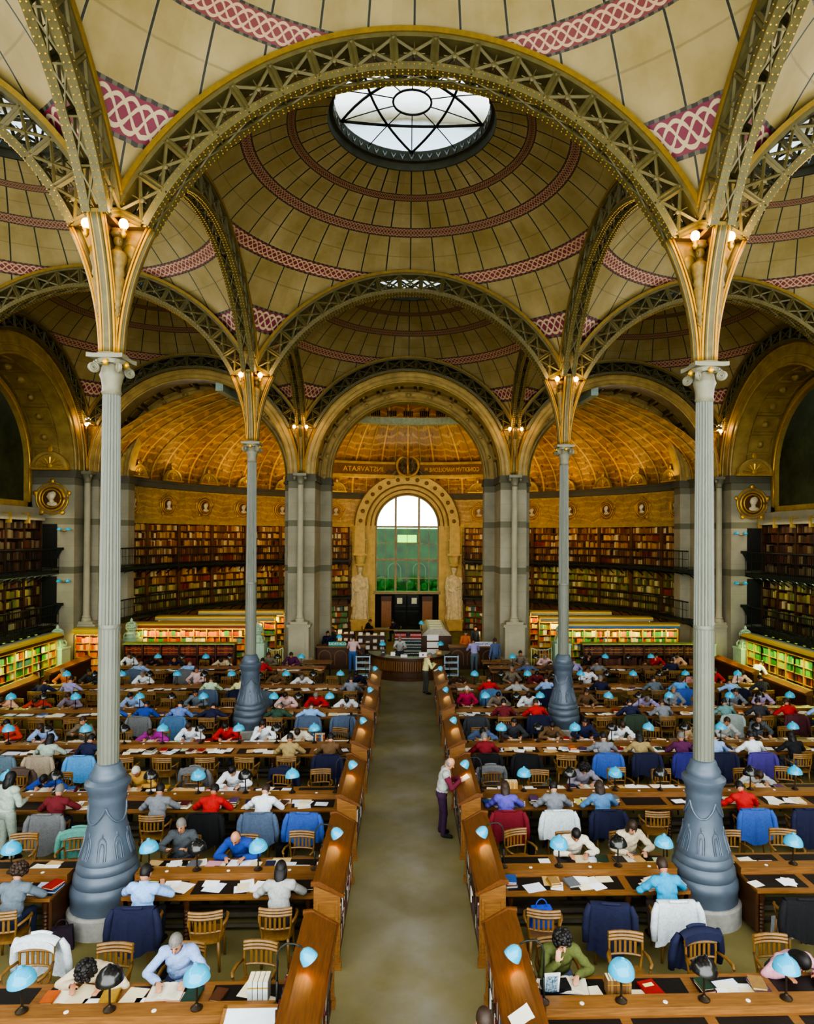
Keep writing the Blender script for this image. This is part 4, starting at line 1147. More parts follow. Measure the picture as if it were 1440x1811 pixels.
# low cases of red and brown bound volumes: the top rows book by book
def volume_case(x0, x1, y, pal, lab, colname, n_ind):
    w_ = x1-x0; xc = (x0+x1)/2
    t = thing('volume_bookcase', lab, 'bookcase', (xc, y, 0))
    b = MB(); n = 6
    for i in range(n+1): x = -w_/2 + i*w_/n; b.box(x-.03, x+.03, 0, .4, 0, 1.5)
    b.box(-w_/2, w_/2, .38, .42, 0, 1.5); b.build('case_frame', m_oak_dk, t)
    b = MB()
    for z in (.12,.58,1.04): b.box(-w_/2, w_/2, .02, .4, z-.04, z)
    b.build('shelf_boards', m_oak_dk, t)
    b = MB(); b.box(-w_/2-.05, w_/2+.05, -.05, .45, 1.5, 1.56); b.build('top_board', M('green_lit_top','#8f9a50',.6), t)  # greenish light on the top board is put into its colour
    T = Matrix.Translation((xc, y, 0))
    for z in (.12,.58): 
        for i in range(n): book_run(stuff_books, -w_/2+i*w_/n+.05, -w_/2+(i+1)*w_/n-.04, .05, z, .26, .36, pal, T, wmin=.06, wmax=.08, gap=.05)
    me = MB(); me.box(-.037,.037,0,.26,0,.37); me.m = 1; me.box(-.038,.038,-.003,0,.25,.27); me.box(-.038,.038,-.003,0,.09,.105)
    me.m = 2; me.box(-.033,.033,.012,.255,.3,.368)
    bm_ = me.mesh('bound_volume', [m_cover, m_gold, m_pages])
    x = x0 + .08; k = 0
    for i in range(n):
        xs = x0 + i*w_/n + .09
        cnt = 0
        while xs < x0 + (i+1)*w_/n - .06 and k < n_ind:
            c = br.choice(pal); f = br.uniform(.85,1.2)
            o = link('bound_volume', bm_, None, (xs, y+.05, 1.042), color=tuple(v*f for v in c)); o.scale = (1,1,br.uniform(.92,1.04))
            tag(o, f'{colname} bound volume in the top row of the low case on the {"left" if x0 < 0 else "right"}', 'book', f'{colname} bound volumes on the low case')
            xs += .078; k += 1
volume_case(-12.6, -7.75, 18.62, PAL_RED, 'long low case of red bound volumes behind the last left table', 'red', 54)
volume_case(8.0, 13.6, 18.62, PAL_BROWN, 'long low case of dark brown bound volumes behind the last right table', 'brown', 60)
# pale green ventilation stoves
def stove_meshes():
    b = MB(); b.box(-.40,.40,-.40,.40,0,.16); b.box(-.34,.34,-.34,.34,.16,1.42); b.box(-.39,.39,-.39,.39,1.42,1.50)
    for x in (-.35,.35): b.box(x-.02,x+.02,-.36,.36,.2,1.4)
    base = b.mesh('pedestal', [m_stove])
    u = MB(); u.lathe([(.30,1.5),(.34,1.56),(.22,1.66),(.25,1.74),(.20,1.82),(.12,1.86)], 24)
    for k in range(4): a = PI/4+k*PI/2; u.tube([(.33*cos(a),.33*sin(a),1.5),(.36*cos(a),.36*sin(a),1.66),(.27*cos(a),.27*sin(a),1.78),(.20*cos(a),.20*sin(a),1.72)], .035, 6)
    urn = u.mesh('urn', [m_stove], 40)
    g = MB()
    for k in range(8):
        a = PI*k/8; g.tube([(.24*cos(t)*cos(a), .24*cos(t)*sin(a), 2.06+.24*sin(t)) for t in [2*PI*i/20 for i in range(21)]], .022, 5)
    for z in (-.12,0,.12): r = math.sqrt(.24**2-z*z); g.tube([(r*cos(2*PI*i/20), r*sin(2*PI*i/20), 2.06+z) for i in range(21)], .03, 5)
    g.ell((0,0,2.06),(.19,.19,.19))
    gm = g.mesh('pierced_globe', [m_stove], True)
    f = MB(); f.lathe([(.08,2.28),(.05,2.33),(.07,2.37),(.02,2.46),(.0,2.48)], 12)
    return base, urn, gm, f.mesh('finial', [m_stove], True)
STV = stove_meshes()
for x, y, l in ((-6.85,19.3,'left of the desk area'), (7.15,19.3,'right of the desk area'), (13.9,19.3,'at the right end of the brown volumes'), (-13.0,20.4,'at the left end of the red volumes'), (15.15,18.0,'far end of right wall shelves'), (-15.15,17.95,'far end of left wall shelves')):
    t = thing('ventilation_stove', f'pale green iron stove with a pierced globe, {l}', 'stove', (x,y,0))
    for nm, me in zip(('pedestal','urn','pierced_globe','finial'), STV): link(nm, me, t)
# little iron gates between piers and stoves
for x0, x1, sw in ((-6.4,-5.7,'left'), (5.75,6.7,'right')):
    t = thing('iron_gate', f'low pale iron railing gate beside the {sw} pier', 'gate', ((x0+x1)/2,19.3,0)); w_ = x1-x0
    b = MB(); b.tube([(-w_/2,0,.08),(-w_/2,0,1.25)], .025, 6); b.tube([(w_/2,0,.08),(w_/2,0,1.25)], .025, 6); b.tube([(-w_/2,0,1.25),(-w_/4,0,1.15),(w_/4,0,1.15),(w_/2,0,1.25)], .025, 6); b.tube([(-w_/2,0,.15),(w_/2,0,.15)], .02, 6)
    b.tube([(-w_/2,0,.0),(-w_/2,0,.1)], .03, 6)
    b.build('gate_frame', m_stove, t, True)
    b = MB()
    for i in range(1,7): x = -w_/2+w_*i/7; b.tube([(x,0,.15),(x,0,1.17)], .012, 5)
    b.build('bars', m_stove, t)
# wooden partitions at the outer ends of the tables
for s, sw in ((-1,'left'), (1,'right')):
    for y0, y1, d in ((10.9,13.6,'nearer'), (14.3,17.6,'farther')):
        t = thing('wooden_partition', f'slanting oak partition at the outer end of the {sw} tables, {d} one', 'partition', (s*13.65,(y0+y1)/2,0)); L = (y1-y0)/2
        b = MB(); b.box(-.1,.1,-L,L,0,1.05); b.box(-.12,.12,-L,L,0,.12); b.build('panel', m_oak_dk, t)
        b = MB(); b.prism([(-s*.16,1.05),(s*.12,1.05),(s*.12,1.22),(s*.06,1.22),(-s*.16,1.12)], (-L,L)); b.build('sloping_top', m_oak_y, t)
        for k in range(3): area((s*13.4,y0+(k+.5)*(y1-y0)/3,1.45), (0, -s*RAD(35) , 0), .1, .3, 2.5, WARM)
# ------------------------------------------------------------------ librarians' area at the far end of the aisle
t = thing('circulation_desk', 'curved oak issue desk with a slatted front at the end of the aisle', 'desk', (.1,20.0,0))
R_ = 1.85
def half(b, r0, r1, z0, z1, n=40):
    vs = []; fs = []
    for i in range(n+1):
        a = PI + PI*i/n
        for r, z in ((r0,z0),(r1,z0),(r1,z1),(r0,z1)): vs.append((r*cos(a), r*sin(a)*1.06, z))
    for i in range(n):
        for k in range(4): k2 = (k+1) % 4; fs.append((i*4+k, i*4+k2, (i+1)*4+k2, (i+1)*4+k))
    fs += [(3,2,1,0),(n*4,n*4+1,n*4+2,n*4+3)]; b._add(vs, fs)
b = MB(); half(b, R_-.06, R_, .3, .93); half(b, R_-.1, R_+.03, .84, .93)
half(b, R_-.1, R_+.06, .12, .34); half(b, R_-.1, R_+.14, 0, .12); b.build('front_panel', m_oak_dk, t)
b = MB()
for i in range(56): a = PI+PI*(i+.5)/56; b.cbox((R_*1.012*cos(a), R_*1.06*1.012*sin(a), .62), (.05,.04,.42), rz=a+PI/2)
b.build('slats', m_oak, t)['kind'] = 'stuff'
b = MB(); half(b, R_-.5, R_+.08, .93, .99); b.build('counter_top', m_oak_dk, t)
for s, sw in ((-1,'left'), (1,'right')):
    x0, x1 = sorted((s*2.05, s*4.32))
    t = thing('side_counter', f'panelled oak counter with arched panels, {sw} of the issue desk', 'counter', ((x0+x1)/2,20.6,0)); hw = (x1-x0)/2
    b = MB(); b.box(-hw,hw,0,.35,0,1.05); b.build('front_panel', m_oak_dk, t)
    b = MB(); b.box(-hw-.05,hw+.05,-.12,.5,1.05,1.11); b.build('counter_top', m_oak, t)
    for k in range(3):
        xc = -hw+(k+.5)*2*hw/3
        b = MB(); b.ring(.26,.31,-.02,0,0,PI,16,xc,.62); b.box(xc-.31,xc-.26,-.02,0,.2,.62); b.box(xc+.26,xc+.31,-.02,0,.2,.62); b.build('arch_panel', m_oak, t)
    o = MB(); o.box(-.42,.42,0,.04,0,.2); o.m = 0
    sg = thing('desk_sign', ('teal sign with pale mirrored letters' if s < 0 else 'white sign with dark mirrored letters') + f' on the {sw} counter', 'sign', (s*3.35 if s < 0 else 3.7, 20.62, 1.11))
    o.build('sign_board', M('teal_board' if s < 0 else 'white_board', '#2f9a86' if s < 0 else '#dfe2ea', .5), sg)
    tx = link('lettering', text_mesh('CONTROLE', .155, m_white if s < 0 else M('sign_ink','#2c3a66',.5)), sg, (0,-.008,.1)); tx.rotation_euler = (PI/2,0,0)
    # table with scrolled iron legs in front
    st = thing('scroll_leg_table', f'small oak table on scrolled iron legs before the {sw} counter', 'table', (s*4.0,18.45,0))
    b = MB(); b.box(-.65,.65,-.35,.35,.74,.79); b.build('table_top', m_oak, st)
    for q in (-1,1):
        b = MB(); b.tube([(q*.5,-.28,0),(q*.55,-.1,.35),(q*.5,0,.74)], .02, 6); b.tube([(q*.5,.28,0),(q*.55,.1,.35),(q*.5,0,.74)], .02, 6)
        b.tube([(q*(.42-.1*cos(k*.6)*(1-k/14)), 0, .5+.1*sin(k*.6)*(1-k/14)) for k in range(14)], .014, 5); b.build('leg', m_bmetal, st, True)
    # book trolley
    tr = thing('book_trolley', f'pale blue metal book trolley standing {sw} of the issue desk', 'trolley', (s*1.98,18.62,.06))
    m_tr = M('pale_blue_metal','#a7c4d6',.4,.1,.06)
    b = MB()
    for x in (-.3,.3):
        b = MB(); b.box(x-.02,x+.02,-.2,.2,0,.95); b.build('side_frame', m_tr, tr)
    for z in (.08,.36,.64): b = MB(); b.box(-.3,.3,-.2,.2,z,z+.03); b.build('tray', m_tr, tr)
    b = MB(); b.box(-.32,.32,-.22,.22,.92,.96); b.m = 1; b.box(-.3,.3,-.2,.2,.96,.97); b.build('top_tray', [m_tr, m_black], tr)
    b = MB(); b.tube([(.18*cos(PI*i/12),-.205,.72+.18*sin(PI*i/12)) for i in range(13)], .015, 5); b.build('handle', m_black, tr)
    for x in (-.26,.26):
        for y in (-.16,.16): b = MB(); b.T = Matrix.Translation((x,y,-.02)) @ Matrix.Rotation(PI/2,4,'Y'); b.lathe([(.04,-.015),(.04,.015)], 10); b.build('caster', m_black, tr)
    # warm lit upright wood panels beside the piers
    pn = thing('wood_screen', f'warmly lit oak screen with a sloping top beside the {sw} pier', 'screen', (s*4.35,24.4,0))
    b = MB(); b.box(-.05,.05,-1.4,1.4,0,1.75); b.build('panel', m_oak, pn)
    b = MB(); b.cbox((-s*.1,0,1.85),(.5,2.9,.04), ry=s*.5); b.build('sloping_top', m_oak_dk, pn)
    point((s*3.9,23.2,1.4), 14, WARM, .1)
    point((s*4.95,23.6,2.4), 20, (1,.85,.3), .15)
# bookcase of binders and the display case behind it
bc = thing('binder_bookcase', 'low bookcase of red and dark green binders behind the issue desk', 'bookcase', (.05,23.3,0))
b = MB(); 
for x in (-.72,.68): b.box(x,x+.04,0,.4,0,1.4)
b.box(-.72,.72,.38,.42,0,1.4); b.box(-.75,.75,-.02,.44,1.4,1.45); b.build('case_frame', m_oak_dk, bc)
b = MB()
for z in (.1,.42,.74,1.06): b.box(-.7,.7,.0,.4,z-.03,z)
b.build('shelf_boards', m_white, bc)
bi = MB(); bi.box(-.033,.033,0,.24,0,.27); bi.m = 1; bi.box(-.02,.02,-.003,0,.16,.2); BIM = bi.mesh('binder', [m_cover, m_white])
for z, r in ((.1,'bottom'),(.42,'third'),(.74,'second'),(1.06,'top')):
    for i in range(19):
        if z == 1.06 and 8 <= i <= 10: continue
        red = z == 1.06
        o = link('binder', BIM, None, (.05-.66+.0715*i+.02, 23.32, z+.002), color=srgb('#a83228' if red else '#24403a')); o.scale = (1,1,br.uniform(.94,1))
        tag(o, f'{"red" if red else "dark green"} binder on the {r} shelf behind the issue desk', 'binder', f'binders on the {r} shelf behind the desk')
dc = thing('display_case', 'sloping display case with pale sheets, behind the binders', 'case', (1.55,25.6,0))
b = MB(); b.box(-.8,.8,-2,2,0,1.15); b.build('case_body', m_oak_dk, dc)
b = MB(); b.prism([(-.8,1.15),(.8,1.15),(.45,1.5),(-.45,1.5)], (-2,2)); b.build('sloping_top', M('case_grey','#a9a390',.5), dc)
for k in range(4):
    o = MB(); o.cbox((0,0,0),(.7,.55,.02)); ob = o.build('display_sheet', m_white); ob.location = (1.55, 24.1+k*.95, 1.512); tag(ob, f'pale sheet lying on the display case, {ORD[k+1]} from the front', 'sheet')
for k in range(3):
    o = MB(); o.cbox((0,0,0),(.6,.02,.3)); ob = o.build('display_sheet', m_white, None); ob.location = (1.35, 23.575, .3+k*.38); tag(ob, f'white notice on the front of the display case, {ORD[k+1]} from the floor', 'sheet')
# low shelves of loose papers
for x0, x1, y, n in ((-4.0,-2.75,23.6,'farther'), (-2.6,-1.1,23.0,'nearer')):
    t = thing('paper_rack', f'low open rack of stacked papers left of the binders, {n} one', 'rack', ((x0+x1)/2,y,0)); hw = (x1-x0)/2
    b = MB()
    for x in (-hw,hw-.03): b.box(x,x+.03,0,.4,0,1.25)
    b.box(-hw,hw,.38,.4,0,1.25); b.build('case_frame', m_oak_dk, t)
    b = MB()
    for z in (.15,.5,.85,1.22): b.box(-hw,hw,0,.4,z,z+.03)
    b.build('shelf_boards', m_oak, t)
    for z, l in ((.18,'bottom'),(.53,'middle'),(.88,'upper'),(1.25,'top')):
        for k in range(4):
            xx = x0 + (k+.5)*(x1-x0)/4; h = br.uniform(.06,.2)
            o = MB(); o.cbox((0,0,h/2),(.2,.26,h)); ob = o.build('paper_stack', m_paper); ob.location = (xx,y+.2,z+.002); ob.color = (*srgb(br.choice(['#e6e2d4','#d8cfb8','#c8c4ba'])),1)
            tag(ob, f'stack of papers on the {l} shelf of the {n} paper rack', 'papers', f'paper stacks on the {l} shelf of the {n} rack')
# reading table of the two librarians further back
t = thing('work_table', 'oak work table under the doors where two librarians sit', 'table', (-1.55,29.0,0))
b = MB(); b.box(-1.0,1.0,-.45,.45,.72,.78); b.build('table_top', m_oak, t)
for x in (-.9,.9):
    for y in (-.38,.38): b = MB(); b.box(x-.04,x+.04,y-.04,y+.04,0,.72); b.build('leg', m_oak_dk, t)
# white telephone, cups and boxes on the issue desk
for k, (x, y, c, l, d) in enumerate(((-.75,18.75,'#e8e6e0','white card box',(.2,.14,.16)), (-.25,18.4,'#d8d8d8','pale filing tray',(.3,.2,.1)), (.6,18.45,'#f0eeee','white box with a red emblem',(.34,.16,.2)), (-1.2,19.2,'#3a3a40','dark card index box',(.2,.24,.18)), (1.35,19.1,'#b98a4a','brown card index box',(.24,.24,.16)))):
    o = MB(); o.cbox((0,0,d[2]/2), d); o.m = 1
    if k == 2: o.cbox((0,-d[1]/2-.002,.1),(.08,.004,.07))
    else: o.cbox((0,-d[1]/2-.002,d[2]*.5),(d[0]*.5,.004,.04))
    ob = o.build('desk_box', [m_cover, M('red_mark','#b03a34',.5)] if k == 2 else [m_cover, m_pages]); ob.color = (*srgb(c),1); ob.location = (x+.1, y, .99); tag(ob, f'{l} on the curved issue desk', 'box')

for x, y, z, l in ((-3.3,21.0,1.112,'on the left counter'), (-1.15,19.6,.992,'on the left of the curved desk'), (1.55,19.6,.992,'on the right of the curved desk'), (.75,23.5,1.452,'on the binder bookcase')):
    ex = (x,y,z,l)
    DESK_LAMPS = globals().setdefault('DESK_LAMPS', []); DESK_LAMPS.append(ex)
# ------------------------------------------------------------------ reading tables, lecterns, lamps, chairs
ROWS = [-3.3, -.1, 3.17, 6.58, 10.1, 13.5, 17.0]
TT = .765
def rowname(k, s): return f'{ORD[k]} {"left" if s < 0 else "right"} row'
def table_spans(k):
    if k in (2, 5): return [(1.48, 4.47, 'inner part'), (5.55, 13.4, 'outer part beyond the column')]
    if k == 7: return [(3.5, 12.6, '')]
    return [(1.48, 13.4 if k > 2 else 9.5, '')]
b = MB(); b.box(-.435,.435,-.20,.20,0,.004); INSET = b.mesh('leather_inset', [m_leather])
b = MB(); b.lathe([(.028,0),(.028,.006),(.0,.008)], 12); PLATE = b.mesh('number_plate', [m_white], 30)
b = MB(); b.lathe([(.05,0),(.06,.05),(.045,.09)]+[(.04+.012*(k%2), .1+.03*k) for k in range(15)]+[(.05,.56),(.06,.62),(.06,.66)], 12); TLEG = b.mesh('leg', [m_oak_dk], 35)
for k, Y in enumerate(ROWS, 1):
    for s in (-1, 1):
        for x0, x1, part in table_spans(k):
            w_ = x1-x0; xc = s*(x0+x1)/2; h = w_/2
            t = thing('reading_table', f'long oak reading table with black leather insets, {rowname(k,s)} {part}'.strip(), 'table', (xc, Y, 0))
            b = MB(); b.box(-h,h,-.62,.62,.715,TT); b.box(-h+.06,h-.06,-.54,.54,.66,.715); b.build('table_top', m_oak, t)
            b = MB(); b.box(-h,h,-.10,.10,TT,TT+.085); b.box(-h,h,-.115,.115,TT+.085,TT+.105)
            dv = b.build('divider', m_oak, t)
            b = MB(); b.box(-h+.1,h-.1,-.05,.05,.12,.2); b.box(-h+.1,h-.1,-.30,-.25,.10,.15); b.box(-h+.1,h-.1,.25,.30,.10,.15)
            for x in [s*q_-xc for q_ in [x0+.12]+[i+.5 for i in range(3,13,2) if x0+.6 < i+.5 < x1-.6]+[x1-.12]]: b.box(x-.04,x+.04,-.45,.45,.05,.12)
            b.build('foot_rail', M('worn_rail','#4d4638',.6) if 'worn_rail' not in bpy.data.materials else bpy.data.materials['worn_rail'], t)
            for x in [s*q_-xc for q_ in [x0+.12]+[i+.5 for i in range(3,13,2) if x0+.6 < i+.5 < x1-.6]+[x1-.12]]:
                for y in (-.5,.5): link('leg', TLEG, t, (x,y,0))
            for i in range(2, 14):
                if x0 < i-.3 and i+.3 < x1:
                    for y in (-.345,.345): link('leather_inset', INSET, t, (s*i-xc, y, TT))
                    link('number_plate', PLATE, dv, (s*i-xc+.02, -.03, TT+.105))
            if part == 'inner part' or 'outer' in part:
                b = MB(); xe = h if part == 'inner part' else -h
                xe *= s; b.box(xe-.02 if xe<0 else xe-.03, xe+.03 if xe<0 else xe+.02, -.6,.6,.1,.72); b.build('end_panel', m_oak_dk, t)
# ---- desk lamps
def shade_mesh(mat):
    b = MB(); b.lathe([(.155,0),(.153,.03),(.14,.075),(.112,.118),(.07,.148),(.03,.162)], 24, caps=False); b.lathe([(.148,.002),(.146,.03),(.133,.072),(.106,.112),(.066,.14),(.0,.15)], 24, caps=False)
    return b.mesh('shade', [mat], True)
SH_B, SH_D = shade_mesh(m_blueglass), shade_mesh(m_steel)
b = MB(); b.lathe([(.028,.158),(.035,.17),(.02,.178),(.024,.19),(.0,.20)], 12); KNOB = {0:b.mesh('knob', [m_blueglass], 30), 1:b.mesh('knob', [m_steel], 30)}
b = MB(); b.lathe([(.07,0),(.07,.012),(.045,.03),(.025,.045),(.02,.06)], 16); LBASE = b.mesh('base', [m_pole], 30)
b = MB(); b.tube([(0,0,.05),(0,0,.33)], .0125, 8); b.lathe([(.02,.30),(.03,.33),(.05,.35),(.035,.37)], 12); LPOLE = b.mesh('pole', [m_pole], 30)
b = MB(); b.ell((0,0,.375),(.035,.035,.045), nu=10, nv=8); LBULB = b.mesh('bulb', [M('warm_bulb','#ffe6b0',.3,0,0,emit='#ffd79a',es=6)], True)
b = MB(); b.tube([(0,0,.02),(0,0,.30)], .016, 8); b.tube([(0,0,.30),(0,0,.60),(.03,0,.68),(.10,0,.735),(.20,0,.73),(.29,0,.69)], .012, 8); APOLE = b.mesh('pole', [m_bmetal], True)
b = MB(); b.T = Matrix.Translation((.345,0,.60)) @ Matrix.Rotation(RAD(-32),4,'Y'); b.lathe([(.105,-.07),(.10,-.03),(.085,.02),(.055,.06),(.02,.08)], 20, caps=False); ASH = b.mesh('shade', [m_blueglass], True)
def lamps():
    for k, Y in enumerate(ROWS, 1):
        for s in (-1, 1):
            xs = [i+.5 for i in range(1, 13)]
            n = 0
            for x in xs:
                if k == 7 and x < 4: continue
                if k in (2, 5) and 4.6 < x < 6.2: continue
                if k in (2, 5) and x == 4.5: x = 4.28
                n += 1
                px = 755.5 + 1164*(s*x+.09-.032*(Y+11.1))/(Y+11.1)
                if not -25 < px < 1465: continue
                z = TT+.107
                if x == 1.5:
                    t = thing('swan_neck_lamp', f'blue swan-neck lamp over the lectern at the aisle end of the {rowname(k,s)}', 'lamp', (s*1.57, Y, z), 0 if s < 0 else PI)
                    link('base', LBASE, t); link('pole', APOLE, t); link('shade', ASH, t)
                    if k <= 4: point((s*1.2, Y, z+.40), 2.8, (1,.55,.18), .13)
                    else: point((s*1.2, Y, z+.40), 2.4, (1,.55,.18), .13)
                    continue
                dark = (n % 2 == 1) if k not in (7,) else (n % 2 == 0)
                if k in (2,5) and x > 6: dark = not dark
                t = thing('desk_lamp', f'{"dark metal" if dark else "blue glass"} desk lamp, {ORD[n]} from the aisle on the {rowname(k,s)}', 'lamp', (s*x, Y, z), rnd.uniform(0,6))
                link('base', LBASE, t); link('pole', LPOLE, t); o = link('shade', SH_D if dark else SH_B, t, (0,0,.335))
                link('knob', KNOB[1 if dark else 0], o); 
                if not dark: link('bulb', LBULB, t)
                o.rotation_euler = (RAD(rnd.uniform(-7,7)), RAD(rnd.uniform(-7,7)), 0)
                point((s*x, Y, z+.34), 6.5, (1,.64,.27), .035)
lamps()
for x, y, z, l in DESK_LAMPS:
    t = thing('desk_lamp', f'blue glass desk lamp {l}', 'lamp', (x,y,z)); link('base', LBASE, t); link('pole', LPOLE, t); o = link('shade', SH_B, t, (0,0,.335)); link('knob', KNOB[0], o); link('bulb', LBULB, t)
# ---- sloping lecterns along the aisle
def lectern_meshes(L):
    hl = L/2; out = {}
    b = MB(); b.box(1.26,1.40,-hl+.03,hl-.03,.1,1.12); b.box(1.06,1.40,-hl+.03,hl-.03,.0,.12); out['body'] = b.mesh('body', [m_oak_dk])
    b = MB()
    for z in (.48,.84): b.box(1.05,1.27,-hl+.03,hl-.03,z-.025,z)
    out['shelf_boards'] = b.mesh('shelf_boards', [m_oak_dk])
    b = MB(); b.prism([(.98,1.10),(1.0,1.07),(1.44,1.24),(1.44,1.27),(1.34,1.285)], (-hl-.03,hl+.03)); b.prism([(.975,1.085),(1.005,1.06),(1.02,1.085),(.99,1.125)], (-hl-.03,hl+.03)); out['sloping_top'] = b.mesh('sloping_top', [m_oak_y])
    for nm, ys in (('end_panel', -hl), ('end_panel_far', hl)):
        b = MB(); b.prism([(1.03,0),(1.42,0),(1.42,1.235),(1.03,1.09)], (ys-.03,ys+.03))
        e = ys-.03 if ys < 0 else ys+.03; d = -.012 if ys < 0 else .012
        for (a0,a1,z0,z1) in ((1.06,1.10,.2,.98),(1.35,1.39,.2,.98),(1.06,1.39,.15,.2),(1.06,1.39,.98,1.03)): b.box(a0,a1,min(e,e+d),max(e,e+d),z0,z1)
        b.box(1.01,1.44,ys-.045,ys+.045,0,.12)
        b.m = 1; b.prism([(.96,1.10),(.98,1.06),(1.34,1.235),(1.46,1.235),(1.46,1.30),(1.33,1.31)], (ys-.05,ys-.01) if ys<0 else (ys+.01,ys+.05))
        out[nm] = b.mesh('end_panel', [m_oak, m_oak_y])
    b = MB(); b.box(1.42,1.50,-.45,.45,.92,.95); b.box(1.42,1.50,-.47,-.45,.92,1.16); b.box(1.42,1.50,.45,.47,.92,1.16); out['rack'] = b.mesh('book_rack', [m_oak_dk])
    return out
def flip(me):
    m2 = me.copy()
    for v in m2.vertices: v.co.x = -v.co.x
    m2.flip_normals(); return m2
LM = lectern_meshes(2.4); LMF = {n: flip(m) for n, m in LM.items()}
vb = MB(); vb.box(0,.2,-.02,.02,0,.26); vb.m = 1; vb.box(-.002,.2,-.0205,.0205,.2,.215); vb.box(-.002,.2,-.0205,.0205,.06,.072); vb.m = 2; vb.box(.006,.196,-.017,.017,.2,.262)
SBK = vb.mesh('shelf_book', [m_cover, m_gold, m_pages])
PAL_SPINE = ['#23303a','#35424c','#5a2420','#7a4a2a','#c9c2ae','#2c3a2c','#8a7a5a','#1f1c1a','#4a5a6a','#e0dccc','#6a2a3a','#3a2a1c']
def lecterns():
    for k, Y in enumerate(ROWS[:6], 1):
        for s in (-1, 1):
            t = thing('sloping_lectern', f'oak lectern bookcase with a sloping reading top beside the aisle, {rowname(k,s)}', 'lectern', (0, Y, 0)); mm = LM if s > 0 else LMF
            t.location = (s*1.22, Y, 0)
            for nm in ('body','shelf_boards','sloping_top','end_panel','end_panel_far','rack'):
                link({'rack':'book_rack','end_panel_far':'end_panel'}.get(nm, nm), mm[nm], t, (-s*1.22,0,0))
            n_ind = {1:30, 2:28, 3:22, 4:12}.get(k, 0)
            for zi, z in enumerate((.125,.485,.845)):
                y = Y-1.12; c = 0
                zmax = .22 if zi == 2 else .27
                while y < Y+1.12:
                    w_ = rnd.uniform(.03,.05)
                    if rnd.random() < .06: y += rnd.uniform(.05,.2); continue
                    col = srgb(rnd.choice(PAL_SPINE)); h = rnd.uniform(.72,1)*zmax
                    if zi == 2 and c < n_ind and y < Y+1.12-w_:
                        o = link('shelf_book', SBK, None, (s*1.055, y+w_/2, z), 0 if s > 0 else PI, color=col); o.scale = (.95, w_/.041*.96, h/.262)
                        tag(o, f'upright book in the aisle-side shelf of the {ORD[k]} {"left" if s<0 else "right"} lectern', 'book', f'books in the {ORD[k]} {"left" if s<0 else "right"} lectern')
                        c += 1
                    else:
                        stuff_books.c = col; x0, x1 = sorted((s*1.055, s*1.24)); stuff_books.box(x0,x1,y,y+w_*.95,z,z+h); stuff_books.c = None
                    y += w_
            for i in range(14):
                if rnd.random() < .8:
                    stuff_books.c = srgb(rnd.choice(PAL_SPINE)); x0, x1 = sorted((s*1.425, s*1.495)); y = Y-.44+i*.06; stuff_books.box(x0,x1,y,y+.05,.95,.95+rnd.uniform(.14,.2)); stuff_books.c = None
lecterns()
o = stuff_books.build('shelved_books', m_books); o['kind'] = 'stuff'; o['label'] = 'rows of old bound books filling the wall shelves'; o['category'] = 'books'
# ---- chairs (sitter looks along +y)
def chair_meshes():
    b = MB(); pl = []
    for i in range(24):
        a = 2*PI*i/24; c_, s_ = cos(a), sin(a)
        pl.append((.235*abs(c_)**.6*(1 if c_ > 0 else -1), .225*abs(s_)**.6*(1 if s_ > 0 else -1)))
    b.prism(pl, (.42,.46), 'z'); seat = b.mesh('seat', [m_chair])
    legs = []
    for x, y in ((-.19,.18),(.19,.18),(-.18,-.19),(.18,-.19)):
        b = MB(); b.tube([(x*1.12,y*1.12,0),(x,y,.43)], [.018,.024], 8); legs.append(b.mesh('leg', [m_chair], True))
    b = MB()
    bow = lambda z, x: (x, -.235-.06*(z-.45)+.10*(x/.25)**2*.5, z)
    rail = lambda z, w, n=9: [bow(z, w*(2*i/(n-1)-1)) for i in range(n)]
    for x in (-.225,.225): b.tube([(x*.85,-.19,.43), bow(.65,x), bow(.87,x)], .018, 8)
    for z, r in ((.80,.0),(.845,.0),(.89,.0)): b.tube(rail(z,.24), .024, 6)
    b.tube(rail(.60,.215), .016, 6)
    for x in (-.135,-.07,0,.07,.135):
        p0, p1 = bow(.60,x), bow(.80,x); b.cbox(((p0[0]+p1[0])/2,(p0[1]+p1[1])/2,.70),(.035,.014,.22))
    back = b.mesh('backrest', [m_chair], 50)
    arms = []
    for s in (-1, 1):
        b = MB(); b.tube([(s*.235,-.20,.67),(s*.275,-.05,.675),(s*.275,.10,.67),(s*.24,.17,.66)], [.018,.022,.024,.02], 8); b.tube([(s*.225,.10,.44),(s*.265,.12,.66)], .014, 6)
        arms.append(b.mesh('armrest', [m_chair], True))
    return seat, legs, back, arms
CH = chair_meshes()
def chair(x, y, rz, label, group=None):
    t = thing('slat_chair', label, 'chair', (x,y,0), rz, group)
    link('seat', CH[0], t)
    for l in CH[1]: link('leg', l, t)
    link('backrest', CH[2], t)
    for a in CH[3]: link('armrest', a, t)
    return t
